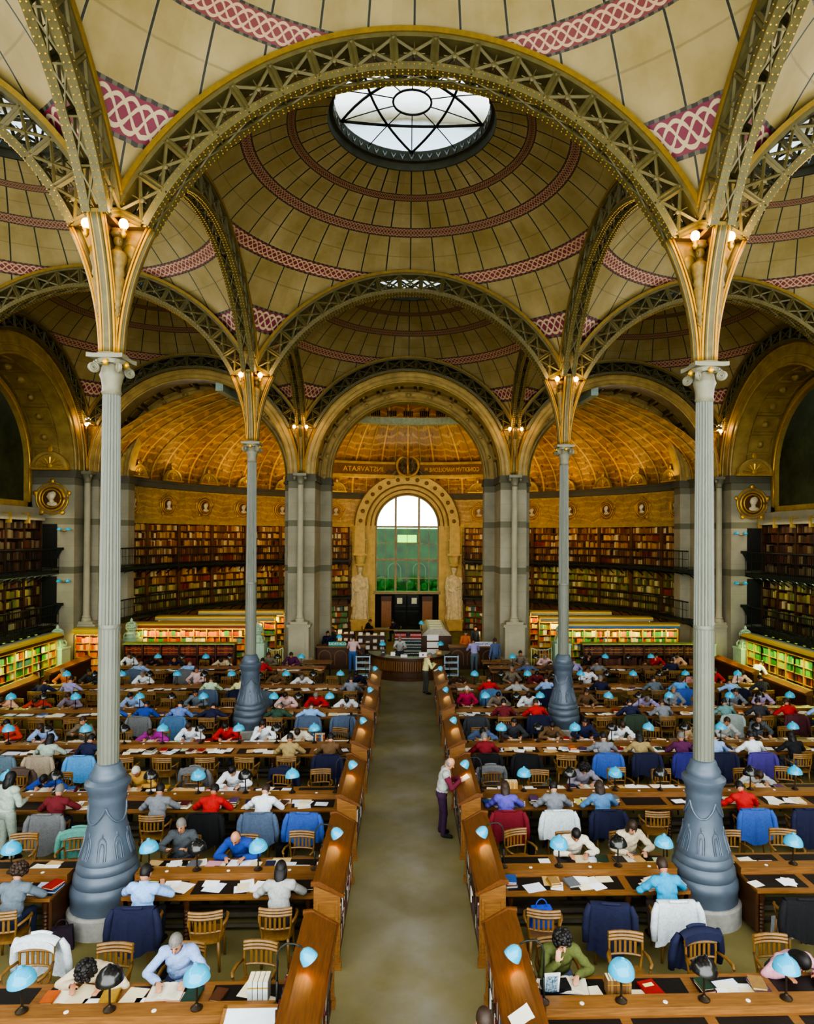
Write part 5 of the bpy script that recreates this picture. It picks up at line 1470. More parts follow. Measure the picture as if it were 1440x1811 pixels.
def coat_meshes(seed):
    r = random.Random(seed); ph = r.uniform(0,6); bot = r.uniform(.22,.40)
    b = MB()
    def fn(u, v):
        x = (2*u-1); zt = .965-.03*abs(x)**3; z = zt + (bot+.05*sin(u*7+ph)-zt)*v
        w_ = .285+.07*v
        fold = .022*sin(x*9+ph)*v + .012*sin(x*19+ph*2)*v
        return (x*w_, -.345-.03*v+fold*.8+.06*x*x*(1-v*.4), z)
    b.grid(fn, 24, 12)
    b.grid(lambda u, v: ((2*u-1)*.285, -.345+.06*(2*u-1)**2+(.14)*v, .965-.03*abs(2*u-1)**3+.012*sin(PI*v)-.02*v*v), 16, 4)
    b.grid(lambda u, v: ((2*u-1)*.27, -.205+.06*(2*u-1)**2, .945-.03*abs(2*u-1)**3-.10*v), 16, 2)
    body = b.mesh('coat_body', [m_cloth], True)
    sl = []
    for s in (-1, 1):
        c = MB(); c.tube([(s*.30,-.27,.93),(s*.345,-.30,.80),(s*.36+s*r.uniform(-.01,.03),-.32,.6),(s*.37,-.33+r.uniform(-.04,.04),.42)], [.035,.055,.055,.045], 10); sl.append(c.mesh('sleeve', [m_cloth], True))
    c = MB(); c.tube([(x, -.345+.05*(x/.2)**2, .985-.02*(x/.2)**2) for x in [-.14+.04*i for i in range(8)]], .022, 8); 
    return body, sl, c.mesh('collar', [m_cloth], True)
COATS = [coat_meshes(i) for i in range(5)]
CCOL = {'navy':'#1c2140','white':'#cfd8da','slate blue':'#55657c','black':'#141416','grey':'#6e7070','dark red':'#7a1c28','blue':'#3c5fa8','beige':'#a89a84','sky blue':'#5a9ad0','indigo':'#2f2f78','violet':'#4a3f86','denim blue':'#4f7396','green plaid':'#3a4a38','pale grey':'#a3b0aa','maroon':'#5a2a30','sea green':'#5f9a8c','bright blue':'#2f4fc0','brown':'#5a4a40','grey blue':'#5f7480','dark grey':'#3c4044','slate grey':'#5c6670'}
def coat(x, y, rz, cname, label, i):
    me = COATS[i % 5]; c = srgb(CCOL[cname])
    t = thing('draped_coat', label, 'coat', (x,y,0), rz)
    link('coat_body', me[0], t, color=c); link('collar', me[2], t, color=c)
    for s_ in me[1]: link('sleeve', s_, t, color=c)
# ------------------------------------------------------------------ who sits where (row, side, x, clothes, hair, pose, coat on the chair)
READERS = [
  (1, 'f', -3.97, 'cream', 'sweater', 'curly', 'black', 'bow', None),
  (1, 'f', -3.1, 'pale blue', 'shirt', 'short', 'grey', 'lean', None),
  (1, 'f', 1.76, 'olive', 'shawl', 'curly', 'black', 'prop', None),
  (1, 'f', 5.09, 'floral pink', 'blouse', 'long', 'black', 'bow', None),
  (2, 'f', -4.16, 'dark grey', 'jacket', 'short', 'grey', 'hold', None),
  (2, 'f', -2.96, 'royal blue', 'sweater', 'bald', 'none', 'write', None),
  (2, 'n', -3.89, 'light blue', 'shirt', 'short', 'black', 'hold', 'navy'),
  (2, 'n', -1.97, 'pale grey', 'sweater', 'long', 'black', 'lean', None),
  (2, 'n', -5.78, 'slate grey', 'sweater', 'curly', 'brown', 'lean', None),
  (2, 'f', 3.07, 'cream white', 'shirt', 'short', 'black', 'write', None),
  (2, 'f', 3.82, 'cream', 'jacket', 'long', 'brown', 'lean', None),
  (2, 'n', 3.72, 'turquoise', 'sweater', 'short', 'brown', 'lean', 'white'),
  (3, 'n', -2.9, 'white', 'shirt', 'short', 'brown', 'write', 'slate blue'),
  (3, 'n', -3.98, 'red', 'sweater', 'short', 'black', 'write', 'black'),
  (3, 'n', -4.87, 'grey', 'sweater', 'short', 'black', 'lean', None),
  (3, 'n', -6.87, 'maroon', 'sweater', 'short', 'grey', 'lean', 'grey'),
  (3, 'f', -4.06, 'white', 'shirt', 'short', 'black', 'write', None),
  (3, 'f', -5.97, 'mustard', 'jacket', 'short', 'white', 'write', None),
  (3, 'f', -7.88, 'royal blue', 'sweater', 'short', 'black', 'bow', None),
  (3, 'n', 2.02, 'violet', 'top', 'long', 'brown', 'lean', 'dark red'),
  (3, 'n', 2.86, 'grey', 'sweater', 'short', 'black', 'lean', 'white'),
  (3, 'n', 3.78, 'denim blue', 'shirt', 'long', 'brown', 'lean', 'navy'),
  (3, 'n', 6.72, 'red', 'sweater', 'short', 'black', 'write', 'blue'),
  (3, 'f', 3.95, 'grey patterned', 'shirt', 'curly', 'black', 'write', None),
  (3, 'f', 7.73, 'pale grey', 'shirt', 'short', 'brown', 'bow', None),
  (4, 'n', -2.82, 'tan', 'shirt', 'short', 'black', 'lean', None),
  (4, 'n', -1.99, 'brown', 'sweater', 'short', 'black', 'prop', 'navy'),
  (4, 'n', -8.78, 'mint grey', 'sweater', 'long', 'black', 'lean', 'beige'),
  (4, 'n', -7.9, 'navy', 'sweater', 'short', 'black', 'lean', 'sky blue'),
  (4, 'f', -5.04, 'red', 'sweater', 'short', 'black', 'write', None),
  (4, 'f', -3.97, 'white', 'top', 'long', 'black', 'prop', None),
  (4, 'f', -3.01, 'cream white', 'shirt', 'short', 'brown', 'bow', None),
  (4, 'f', -6.88, 'magenta', 'sweater', 'short', 'brown', 'bow', None),
  (4, 'f', -5.91, 'white', 'shirt', 'short', 'brown', 'write', None),
  (4, 'f', -11.12, 'red orange', 'top', 'short', 'black', 'lean', None),
  (4, 'f', -10.14, 'pale blue', 'shirt', 'short', 'brown', 'write', None),
  (4, 'f', -8.97, 'brown grey', 'jacket', 'short', 'brown', 'hold', None),
  (4, 'n', 2.01, 'dark red', 'waistcoat', 'short', 'grey', 'lean', 'black'),
  (4, 'n', 4.99, 'grey', 'shirt', 'short', 'black', 'hold', 'blue'),
  (4, 'n', 5.88, 'tan', 'top', 'long', 'black', 'lean', 'navy'),
  (4, 'n', 6.9, 'purple', 'sweater', 'short', 'grey', 'upright', 'indigo'),
  (4, 'n', 8.05, 'pale blue', 'shirt', 'short', 'black', 'lean', 'navy'),
  (4, 'n', 8.86, 'white', 'top', 'short', 'black', 'lean', 'violet'),
  (4, 'n', 9.64, 'black', 'top', 'long', 'black', 'lean', None),
  (4, 'f', 1.96, 'slate blue', 'shirt', 'short', 'black', 'bow', None),
  (4, 'f', 2.9, 'charcoal', 'jacket', 'short', 'black', 'lean', None),
  (4, 'f', 4.06, 'brown', 'sweater', 'short', 'black', 'write', None),
  (4, 'f', 4.99, 'navy', 'sweater', 'short', 'black', 'lean', None),
  (4, 'f', 5.95, 'white', 'shirt', 'long', 'brown', 'write', None),
  (4, 'f', 7.79, 'beige', 'sweater', 'short', 'brown', 'bow', None),
  (4, 'f', 8.83, 'pale grey', 'shirt', 'short', 'brown', 'lean', None),
  (4, 'f', 10.13, 'dark grey', 'jacket', 'short', 'brown', 'upright', None),
  (4, 'f', 11.53, 'grey', 'jacket', 'short', 'grey', 'upright', None),
  (5, 'n', -3.83, 'dark green', 'sweater', 'short', 'grey', 'bow', None),
  (5, 'n', -2.92, 'light blue', 'shirt', 'short', 'brown', 'bow', 'slate blue'),
  (5, 'n', -6.08, 'navy', 'sweater', 'short', 'black', 'bow', None),
  (5, 'n', -7.87, 'royal blue', 'sweater', 'short', 'black', 'write', 'grey'),
  (5, 'n', -7.0, 'blue checked', 'shirt', 'short', 'black', 'write', 'denim blue'),
  (5, 'n', -8.68, 'blue', 'shirt', 'short', 'brown', 'lean', None),
  (5, 'f', -3.93, 'pale pink', 'shirt', 'short', 'black', 'write', None),
  (5, 'f', -2.99, 'red', 'sweater', 'short', 'grey', 'write', None),
  (5, 'f', -1.92, 'white', 'top', 'short', 'black', 'bow', None),
  (5, 'f', -9.09, 'pale blue', 'shirt', 'short', 'black', 'write', None),
  (5, 'f', -7.06, 'slate grey', 'sweater', 'short', 'black', 'lean', None),
  (5, 'f', -13.13, 'peach', 'top', 'short', 'brown', 'bow', None),
  (5, 'f', -12.2, 'red orange', 'sweater', 'short', 'brown', 'bow', None),
  (5, 'f', -11.02, 'mauve grey', 'sweater', 'short', 'brown', 'write', None),
  (5, 'n', 3.08, 'maroon', 'sweater', 'short', 'black', 'lean', None),
  (5, 'n', 4.02, 'red', 'sweater', 'short', 'brown', 'lean', 'navy'),
  (5, 'n', 7.03, 'navy', 'sweater', 'short', 'black', 'lean', 'green plaid'),
  (5, 'n', 7.74, 'grey', 'sweater', 'short', 'brown', 'lean', None),
  (5, 'n', 9.86, 'teal grey', 'sweater', 'short', 'black', 'lean', 'pale grey'),
  (5, 'n', 10.74, 'charcoal', 'waistcoat', 'short', 'black', 'lean', None),
  (5, 'n', 12.04, 'red', 'top', 'short', 'brown', 'lean', 'maroon'),
  (5, 'n', 12.69, 'light blue', 'shirt', 'short', 'black', 'lean', 'navy'),
  (5, 'f', 2.02, 'raspberry', 'sweater', 'short', 'white', 'upright', None),
  (5, 'f', 3.17, 'grey brown', 'sweater', 'short', 'black', 'write', None),
  (5, 'f', 4.01, 'white', 'shirt', 'long', 'brown', 'write', None),
  (5, 'f', 6.13, 'brown', 'sweater', 'short', 'brown', 'lean', None),
  (5, 'f', 9.09, 'grey', 'jacket', 'short', 'grey', 'upright', None),
  (5, 'f', 10.98, 'grey', 'waistcoat', 'short', 'brown', 'lean', None),
  (5, 'f', 11.92, 'lilac', 'shirt', 'short', 'black', 'lean', None),
  (5, 'f', 7.92, 'lavender', 'shirt', 'short', 'grey', 'bow', None),
  (6, 'n', -2.17, 'grey', 'shirt', 'short', 'brown', 'upright', None),
  (6, 'n', -7.01, 'pale green', 'shirt', 'short', 'brown', 'lean', 'slate blue'),
  (6, 'n', -12.68, 'navy', 'sweater', 'short', 'black', 'bow', None),
  (6, 'n', -12.09, 'lavender', 'shirt', 'short', 'black', 'lean', None),
  (6, 'n', -6.02, 'pale yellow', 'shirt', 'short', 'brown', 'lean', 'navy'),
  (6, 'f', -5.0, 'brown', 'sweater', 'short', 'brown', 'write', None),
  (6, 'f', -3.94, 'white', 'shirt', 'short', 'grey', 'bow', None),
  (6, 'f', -2.01, 'navy', 'sweater', 'short', 'black', 'write', None),
  (6, 'f', -9.91, 'white', 'shirt', 'short', 'grey', 'write', None),
  (6, 'f', -8.13, 'pale pink', 'shirt', 'short', 'brown', 'upright', None),
  (6, 'f', -13.13, 'orange', 'jacket', 'short', 'grey', 'lean', None),
  (6, 'f', -12.01, 'charcoal', 'suit', 'short', 'black', 'lean', None),
  (6, 'n', 3.09, 'red', 'sweater', 'short', 'black', 'lean', 'denim blue'),
  (6, 'n', 4.09, 'pale grey', 'shirt', 'short', 'brown', 'bow', None),
  (6, 'n', 5.08, 'pale blue', 'shirt', 'short', 'brown', 'lean', 'navy'),
  (6, 'n', 6.98, 'navy', 'sweater', 'short', 'grey', 'upright', None),
  (6, 'n', 9.88, 'sky blue', 'shirt', 'long', 'brown', 'lean', 'blue'),
  (6, 'n', 11.72, 'light blue', 'shirt', 'short', 'black', 'bow', 'navy'),
  (6, 'n', 13.0, 'charcoal', 'jacket', 'short', 'black', 'lean', None),
  (6, 'n', 8.8, 'slate grey', 'shirt', 'short', 'black', 'lean', None),
  (6, 'f', 2.28, 'dark brown', 'sweater', 'short', 'brown', 'bow', None),
  (6, 'f', 4.11, 'grey brown', 'jacket', 'short', 'grey', 'upright', None),
  (6, 'f', 5.15, 'maroon', 'sweater', 'short', 'black', 'write', None),
  (6, 'f', 6.52, 'white', 'shirt', 'short', 'brown', 'hold', None),
  (6, 'f', 12.07, 'red', 'top', 'short', 'black', 'lean', None),
  (6, 'f', 13.04, 'pale pink', 'shirt', 'short', 'brown', 'write', None),
  (6, 'f', 11.02, 'rose', 'shirt', 'short', 'brown', 'bow', None),
  (7, 'n', -10.98, 'pale blue', 'shirt', 'short', 'grey', 'bow', 'slate blue'),
  (7, 'n', -8.89, 'light blue', 'shirt', 'short', 'grey', 'bow', 'grey'),
  (7, 'n', -5.96, 'red', 'sweater', 'short', 'black', 'lean', None),
  (7, 'f', -12.21, 'white', 'shirt', 'short', 'brown', 'lean', None),
  (7, 'f', -11.04, 'black', 'sweater', 'short', 'black', 'bow', None),
  (7, 'f', -10.14, 'navy', 'suit', 'bald', 'none', 'bow', None),
  (7, 'f', -8.07, 'cream', 'shirt', 'short', 'brown', 'bow', None),
  (7, 'f', -6.16, 'olive grey', 'jacket', 'short', 'brown', 'lean', None),
  (7, 'f', -5.16, 'purple', 'sweater', 'short', 'black', 'lean', None),
  (7, 'n', 5.09, 'slate blue', 'shirt', 'short', 'grey', 'bow', None),
  (7, 'n', 8.02, 'grey', 'sweater', 'short', 'black', 'bow', None),
  (7, 'n', 10.02, 'brown', 'jacket', 'short', 'brown', 'bow', None),
  (7, 'n', 11.19, 'navy', 'jacket', 'short', 'black', 'upright', None),
  (7, 'n', 7.26, 'lavender', 'shirt', 'short', 'brown', 'lean', None),
  (7, 'n', 6.08, 'dark brown', 'sweater', 'short', 'black', 'bow', None),
  (7, 'f', 5.11, 'grey brown', 'jacket', 'short', 'black', 'upright', None),
  (7, 'f', 6.04, 'pale pink', 'shirt', 'short', 'grey', 'write', None),
  (7, 'f', 8.14, 'black', 'top', 'short', 'black', 'prop', None),
  (7, 'f', 11.06, 'red', 'top', 'short', 'black', 'prop', None),
  (7, 'f', 12.08, 'peach', 'shirt', 'short', 'brown', 'prop', None),
]
EMPTY = [
  (1, 'f', -4.64, 'white'),
  (1, 'f', -3.58, None),
  (1, 'f', -2.07, None),
  (1, 'f', 2.84, None),
  (1, 'f', 3.76, 'navy'),
  (2, 'f', -1.99, None),
  (2, 'n', -2.87, None),
  (2, 'f', -5.92, 'sea green'),
  (2, 'n', 1.9, None),
  (2, 'n', 2.75, 'navy'),
  (2, 'f', 1.99, None),
  (2, 'f', 5.98, None),
  (2, 'f', 6.77, None),
  (2, 'n', 5.81, 'black'),
  (3, 'n', -2.02, 'blue'),
  (3, 'f', -2.99, 'navy'),
  (3, 'f', -2.01, None),
  (3, 'f', -4.93, 'grey'),
  (3, 'f', -8.83, 'brown'),
  (3, 'n', 4.82, None),
  (3, 'n', 7.68, 'navy'),
  (3, 'f', 2.03, 'grey'),
  (3, 'f', 2.87, None),
  (3, 'f', 4.9, None),
  (4, 'n', -4.76, None),
  (4, 'n', -3.98, None),
  (4, 'n', -5.94, None),
  (4, 'n', -6.84, None),
  (4, 'n', -9.52, 'grey blue'),
  (4, 'n', 3.86, None),
  (4, 'n', 2.92, 'black'),
  (4, 'n', 9.89, 'pale grey'),
  (5, 'n', -4.45, 'slate blue'),
  (5, 'n', -2.02, None),
  (5, 'n', -11.85, None),
  (5, 'n', -10.93, None),
  (5, 'n', -10.09, None),
  (5, 'n', 2.2, 'dark grey'),
  (5, 'n', 8.85, None),
  (6, 'n', -5.05, 'slate grey'),
  (6, 'n', -3.25, None),
  (6, 'n', -8.43, None),
  (6, 'n', -10.11, None),
  (6, 'n', 7.86, None),
  (6, 'n', 2.42, None),
  (7, 'n', -9.9, None),
  (7, 'n', -7.39, None),
  (7, 'n', 9.03, None),
]
# ------------------------------------------------------------------ people
def ik(S, H, l1, l2, pole):
    S, H, pole = Vector(S), Vector(H), Vector(pole); d = H-S; L = min(d.length, (l1+l2)*.995); u = d.normalized()
    a = (l1*l1-l2*l2+L*L)/(2*L); h = math.sqrt(max(0, l1*l1-a*a)); p = pole-u*pole.dot(u); p.normalize()
    return S+u*a+p*h, S+u*L
def torso_R(t):
    z = Vector(t).normalized(); x = Vector((1,0,0)); y = z.cross(x).normalized(); x = y.cross(z)
    return Matrix((x,y,z)).transposed()
def hand(b, w, d, side, curl, palm=(0,0,-1)):
    # wrist w, pointing d, palm facing palm; thumb on the inner side
    d = Vector(d).normalized(); n = Vector(palm); n = (n-d*n.dot(d)).normalized(); a = d.cross(n).normalized()
    if a.x*side > 0: a = -a                     # towards the thumb (inner) side
    c = Vector(w)+d*.045
    R = Matrix((a, d, n)).transposed(); b.ell(c, (.038,.05,.017), R, 10, 8)
    for i, (off, ln) in enumerate(((.028,.068),(.010,.078),(-.009,.072),(-.027,.056))):
        p0 = Vector(w)+d*.082+a*off; q = (d+a*off*2.2).normalized()
        p1 = p0+q*ln*.5+n*curl*.012; p2 = p1+(q*(1-curl*.6)+n*curl*.9).normalized()*ln*.5
        b.cap(p0-q*.02, p1, .0095, .0085, 6); b.cap(p1, p2, .0085, .007, 6)
    p0 = Vector(w)+d*.03+a*.03; p1 = p0+(a*.8+d*.7).normalized()*.035; p2 = p1+(d+a*.15+n*.3*curl).normalized()*.03
    b.cap(p0, p1, .0125, .0105, 6); b.cap(p1, p2, .0105, .008, 6)
def make_body(J):
    """J: joints of one pose -> (body mesh, {garment: mesh}, head matrix)."""
    b = MB(); segs = []
    def seg(p, q, r0, r1, lab, n=12): b.cap(p, q, r0, r1, n); segs.append((Vector(p), Vector(q), r0, r1, lab))
    V = Vector
    hip, S, nk, hd = V(J['hip']), V(J['S']), V(J['neck']), V(J['head'])
    t = (S-hip).normalized(); R = torso_R(t)
    b.ell(hip+t*.02, (.165,.12,.13), R); segs.append((hip, hip, .13, .13, 'low'))
    b.ell(hip+t*.19, (.15,.11,.2), R); segs.append((hip+t*.12, hip+t*.2, .13, .13, 'top'))
    b.ell(hip+t*.36, (.160,.112,.19), R); segs.append((hip+t*.25, hip+t*.42, .15, .15, 'top'))
    xs = R @ V((1,0,0))
    sh = J.get('shw', .172)
    SL, SR = S-xs*sh, S+xs*sh
    seg(SL, SR, .068, .068, 'top'); seg(S-t*.02, nk, .085, .058, 'top'); seg(nk, nk+(hd-nk)*.75, .054, .05, 'skin')
    for s, P in ((-1,SL),(1,SR)):
        e, w = ik(P, J['hand'][s], .285, .25, J.get('pole', {-1:(-.75,-.4,-.14), 1:(.75,-.4,-.14)})[s])
        seg(P, e, .052, .041, 'arm'); seg(e, w, .041, .029, 'arm' if J.get('sleeves', True) else 'skin')
        hdv = J.get('hdir', {}).get(s, (-.35*s,1,-.05)); hand(b, w, hdv, s, J.get('curl', .5), J.get('palm', {}).get(s, (0,0,-1)))
        segs.append((w+V(hdv).normalized()*.03, w+V(hdv).normalized()*.15, .03, .02, 'skin'))
    for s in (-1, 1):
        h0 = hip+xs*s*.095-V((0,0,.02)); k, a, toe = V(J['knee'][s]), V(J['ankle'][s]), V(J['toe'][s])
        seg(h0, k, .092, .062, 'low'); seg(k, a, .06, .042, 'low'); seg(a-V((0,0,.03)), toe, .042, .032, 'shoe')
    H = J['H']      # head rotation
    hv = lambda v: hd + H @ V(v)
    b.ell(hd+H@V((0,-.006,.012)), (.077,.095,.108), H); b.ell(hv((0,.028,-.055)), (.056,.062,.062), H); segs.append((hd, hd, .1, .1, 'skin'))
    b.ell(hv((0,-.03,-.03)), (.068,.07,.08), H)
    b.cap(hv((0,.09,.012)), hv((0,.112,-.022)), .011, .015, 8)
    for s in (-1,1): b.ell(hv((s*.078,-.005,-.01)), (.012,.022,.033), H, 8, 6)
    me = b.mesh('raw'); o = bpy.data.objects.new('raw', me); COL.objects.link(o)
    m = o.modifiers.new('r', 'REMESH'); m.mode = 'VOXEL'; m.voxel_size = .0088; m.use_smooth_shade = True
    m = o.modifiers.new('s', 'SMOOTH'); m.factor = .5; m.iterations = 3
    m = o.modifiers.new('d', 'DECIMATE'); m.ratio = .30
    bpy.context.view_layer.update()
    bm_ = bpy.data.meshes.new_from_object(o.evaluated_get(bpy.context.evaluated_depsgraph_get()))
    bpy.data.objects.remove(o); bpy.data.meshes.remove(me)
    n = len(bm_.vertices); co = np.zeros(n*3); bm_.vertices.foreach_get('co', co); co = co.reshape(-1,3)
    no = np.zeros(n*3); bm_.vertices.foreach_get('normal', no); no = no.reshape(-1,3)
    best = np.full(n, 9.); lab = np.zeros(n, int); names = ['skin','top','low','shoe','arm']
    for p, q, r0, r1, l in segs:
        p_, q_ = np.array(p), np.array(q); d = q_-p_; L = d@d
        tt = np.clip((co-p_)@d/L, 0, 1) if L > 1e-9 else np.zeros(n)
        dist = np.linalg.norm(co-(p_+tt[:,None]*d), axis=1)-(r0+(r1-r0)*tt)
        m_ = dist < best; best[m_] = dist[m_]; lab[m_] = names.index(l)
    polys = [tuple(p.vertices) for p in bm_.polygons]
    gar = {}
    for gi, gn, off in (((1,4),'top',.017),((1,),'vest',.019),((4,),'sleeves',.015),((2,),'trousers',.010),((3,),'shoes',.008)):
        if gn in ('vest','sleeves') and not J.get('vest'): continue
        sel = [p for p in polys if sum(lab[i] in gi for i in p) >= 2]
        idx = {}; vs = []; fs = []
        for p in sel:
            f = []
            for i in p:
                if i not in idx:
                    idx[i] = len(vs); k = 1+.35*sin(co[i][2]*46+co[i][0]*31)*(gn != 'shoes')
                    vs.append(tuple(co[i]+no[i]*off*k))
                f.append(idx[i])
            fs.append(f)
        g = bpy.data.meshes.new(gn); g.from_pydata(vs, [], fs); g.polygons.foreach_set('use_smooth', [True]*len(fs)); g.materials.append(m_cloth); g.update(); gar[gn] = g
    # face details join the body surface
    e = MB()
    for s in (-1,1): e.ell(hv((s*.030,.083,.018)), (.011,.006,.006), H, 8, 6)
    e.m = 1; e.ell(hv((0,.088,-.055)), (.02,.005,.005), H, 8, 6)
    e.m = 0
    for s in (-1,1): e.cap(hv((s*.016,.091,.034)), hv((s*.046,.082,.034)), .003, .0025, 6)
    fm = e.mesh('face', [m_eye, m_lip], True)
    bm_.materials.clear(); bm_.materials.append(m_skin); bm_.name = 'body'
    return bm_, gar, fm, Matrix.Translation(hd) @ H.to_4x4()
def seated(lean, pn, pitch, hands, yaw=0, **kw):
    L = RAD(lean); hip = Vector((0,-.01,.605)); t = Vector((0,sin(L),cos(L))); S = hip+t*.455; nk = S+t*.05
    a = L+RAD(pn); hd = nk+Vector((sin(RAD(yaw))*.03,sin(a),cos(a)))*.155+Vector((0,.02,0))
    H = (Matrix.Rotation(RAD(-yaw),3,'Z') @ Matrix.Rotation(RAD(-pitch),3,'X'))
    J = dict(hip=hip, S=S, neck=nk, head=hd, H=H, hand=hands, knee={-1:(-.13,.40,.555),1:(.13,.40,.555)}, ankle={-1:(-.13,.36,.10),1:(.12,.40,.10)}, toe={-1:(-.14,.50,.045),1:(.13,.54,.045)})
    J.update(kw); return J
HZ = TT+.072
POSES = {
 'lean': seated(20, 12, 32, {-1:(-.17,.42,HZ),1:(.16,.44,HZ)}),
 'write': seated(32, 14, 48, {-1:(-.17,.46,HZ),1:(.13,.48,HZ)}, yaw=6),
 'bow': seated(46, 18, 66, {-1:(-.19,.48,HZ),1:(.18,.47,HZ)}, yaw=-6),
 'prop': seated(26, 6, 30, {-1:(-.16,.44,HZ),1:(.075,.375,.965)}, yaw=-8, hdir={-1:(.35,1,-.05),1:(-.15,-.1,1)}, palm={1:(-.2,-1,.2)}, pole={-1:(-.75,-.4,-.14),1:(.5,.6,-1)}),
 'hold': seated(8, 10, 26, {-1:(-.16,.36,.92),1:(.16,.36,.92)}, hdir={-1:(.3,.6,.6),1:(-.3,.6,.6)}, curl=.9),
 'upright': seated(6, 10, 20, {-1:(-.17,.36,HZ),1:(.17,.38,HZ)}, yaw=10),
}
def standing(lean, pn, pitch, hands, yaw=0, feet=((-.11,0),(.11,.05)), hz=.93, **kw):
    L = RAD(lean); hip = Vector((0,0,hz)); t = Vector((0,sin(L),cos(L))); S = hip+t*.46; nk = S+t*.05
    a = L+RAD(pn); hd = nk+Vector((0,sin(a),cos(a)))*.155+Vector((0,.02,0))
    H = (Matrix.Rotation(RAD(-yaw),3,'Z') @ Matrix.Rotation(RAD(-pitch),3,'X'))
    J = dict(hip=hip, S=S, neck=nk, head=hd, H=H, hand=hands, knee={}, ankle={}, toe={})
    for s, (fx, fy) in zip((-1,1), feet):
        J['knee'][s] = (fx*.95, fy*.5+.03, .5); J['ankle'][s] = (fx, fy-.02, .10); J['toe'][s] = (fx*1.15, fy+.14, .04)
    J.update(kw); return J
POSES.update({
 'stand_read': standing(10, 16, 40, {-1:(-.10,.40,1.20),1:(.13,.38,1.22)}, curl=.3, hz=.90, vest=True, pole={-1:(-.6,-.3,-.9),1:(.6,-.3,-.9)}),
 'stand_table': standing(20, 8, 34, {-1:(-.20,.52,1.15),1:(.20,.52,1.15)}, curl=.3, pole={-1:(-.6,-.2,-.9),1:(.6,-.2,-.9)}),
 'stand_look': standing(4, 6, 18, pole={-1:(-.5,-.4,-.9),1:(.5,-.4,-.9)}, hands= {-1:(-.12,.28,1.05),1:(.14,.30,1.10)}, curl=.7, hdir={-1:(.5,.8,.2),1:(-.5,.8,.2)}),
 'stand_arms_down': standing(2, 4, 10, {-1:(-.27,.08,.84),1:(.27,.08,.84)}, hdir={-1:(.05,.15,-1),1:(-.05,.15,-1)}, palm={-1:(1,0,0),1:(-1,0,0)}, pole={-1:(-.3,-1,0),1:(.3,-1,0)}),
 'bend': standing(58, -10, 55, {-1:(-.14,.62,.80),1:(.16,.60,.85)}, hz=.90, curl=.7, hdir={-1:(.1,.7,-.7),1:(-.1,.7,-.7)}),
})
BODY = {k: make_body(J) for k, J in POSES.items()}
def hair_mesh(style):
    b = MB()
    r = random.Random(4)
    if style == 'curly':
        b.ell((0,-.02,.03),(.105,.115,.12), nu=20, nv=14)
        for i in range(90):
            ph = r.uniform(0,2*PI); z = r.uniform(-.5,1); q = math.sqrt(1-z*z); p = Vector((.105*q*cos(ph), -.02+.115*q*sin(ph), .03+.12*z))
            if p.y > .05 and p.z < .06: continue
            b.ell(p, (r.uniform(.02,.035),)*3, nu=7, nv=5)
        lim = lambda p: p.y > .055 and p.z < .05
    elif style == 'long':
        b.ell((0,-.012,.018),(.089,.108,.122), nu=20, nv=14); b.ell((0,-.07,-.09),(.085,.05,.13), nu=14, nv=10)
        for s in (-1,1): b.ell((s*.075,-.02,-.06),(.025,.06,.11), nu=10, nv=8)
        lim = lambda p: p.y > .05 and p.z < .055
    elif style == 'bald':
        b.ell((0,-.012,0),(.084,.103,.10), nu=24, nv=18)
        lim = lambda p: p.z > .015 or p.z < -.07 or p.y > .02
    else:
        b.ell((0,-.010,.018),(.085,.105,.118), nu=24, nv=18)
        lim = lambda p: (p.y > .045 and p.z < .055) or p.z < -.055 or (p.y > .0 and p.z < -.0)
    keep = [f for f in b.f if not lim(sum((Vector(b.v[i]) for i in f), Vector())/len(f))]
    b.f = keep; b.mi = [0]*len(keep)
    return b.mesh('hair', [m_hair], True)
HAIR = {s: hair_mesh(s) for s in ('short','long','curly','bald')}
HCOL = {'black':'#17130f','brown':'#3a2818','grey':'#7c7870','white':'#c9c5bc','none':'#8a8078'}
SKIN = ['#c08d6c','#b98262','#c99878','#a8714e','#bd8868']
GCOL = {'cream':'#cdbf9f','pale blue':'#8fa9d4','olive':'#5d6432','floral pink':'#c78f9c','dark grey':'#4d5356','royal blue':'#2b4a9c','light blue':'#8db4e4','pale grey':'#a8aaa4','slate grey':'#66727a','cream white':'#e0d8c4','turquoise':'#1f9ac4','white':'#dfe4e8','red':'#b8231f','grey':'#7d8186','maroon':'#6f1f26','mustard':'#b98f42','violet':'#6058b0','denim blue':'#5a83ac','grey patterned':'#8a8590','tan':'#a08c5c','brown':'#6b5132','mint grey':'#a5b5a4','navy':'#1d2244','magenta':'#9c2f8c','red orange':'#b83a22','brown grey':'#6d6350','dark red':'#7d1822','purple':'#5d2350','black':'#17171a','slate blue':'#56688a','charcoal':'#34363a','beige':'#b59a74','dark green':'#34503f','blue checked':'#6c86bc','blue':'#3a5cae','pale pink':'#d4b4b0','peach':'#d8a98c','mauve grey':'#7f7480','teal grey':'#6b9490','raspberry':'#a01f44','grey brown':'#786c5c','lilac':'#b09cc0','lavender':'#9a94be','pale green':'#bcd2ae','pale yellow':'#dbd79a','orange':'#c8703c','sky blue':'#5a9cd6','dark brown':'#4a3222','rose':'#bf8a86','olive grey':'#77735a'}
LOWC = ['#26304c','#3a3a40','#4a3e34','#20222a','#55617a']
pcount = [0]
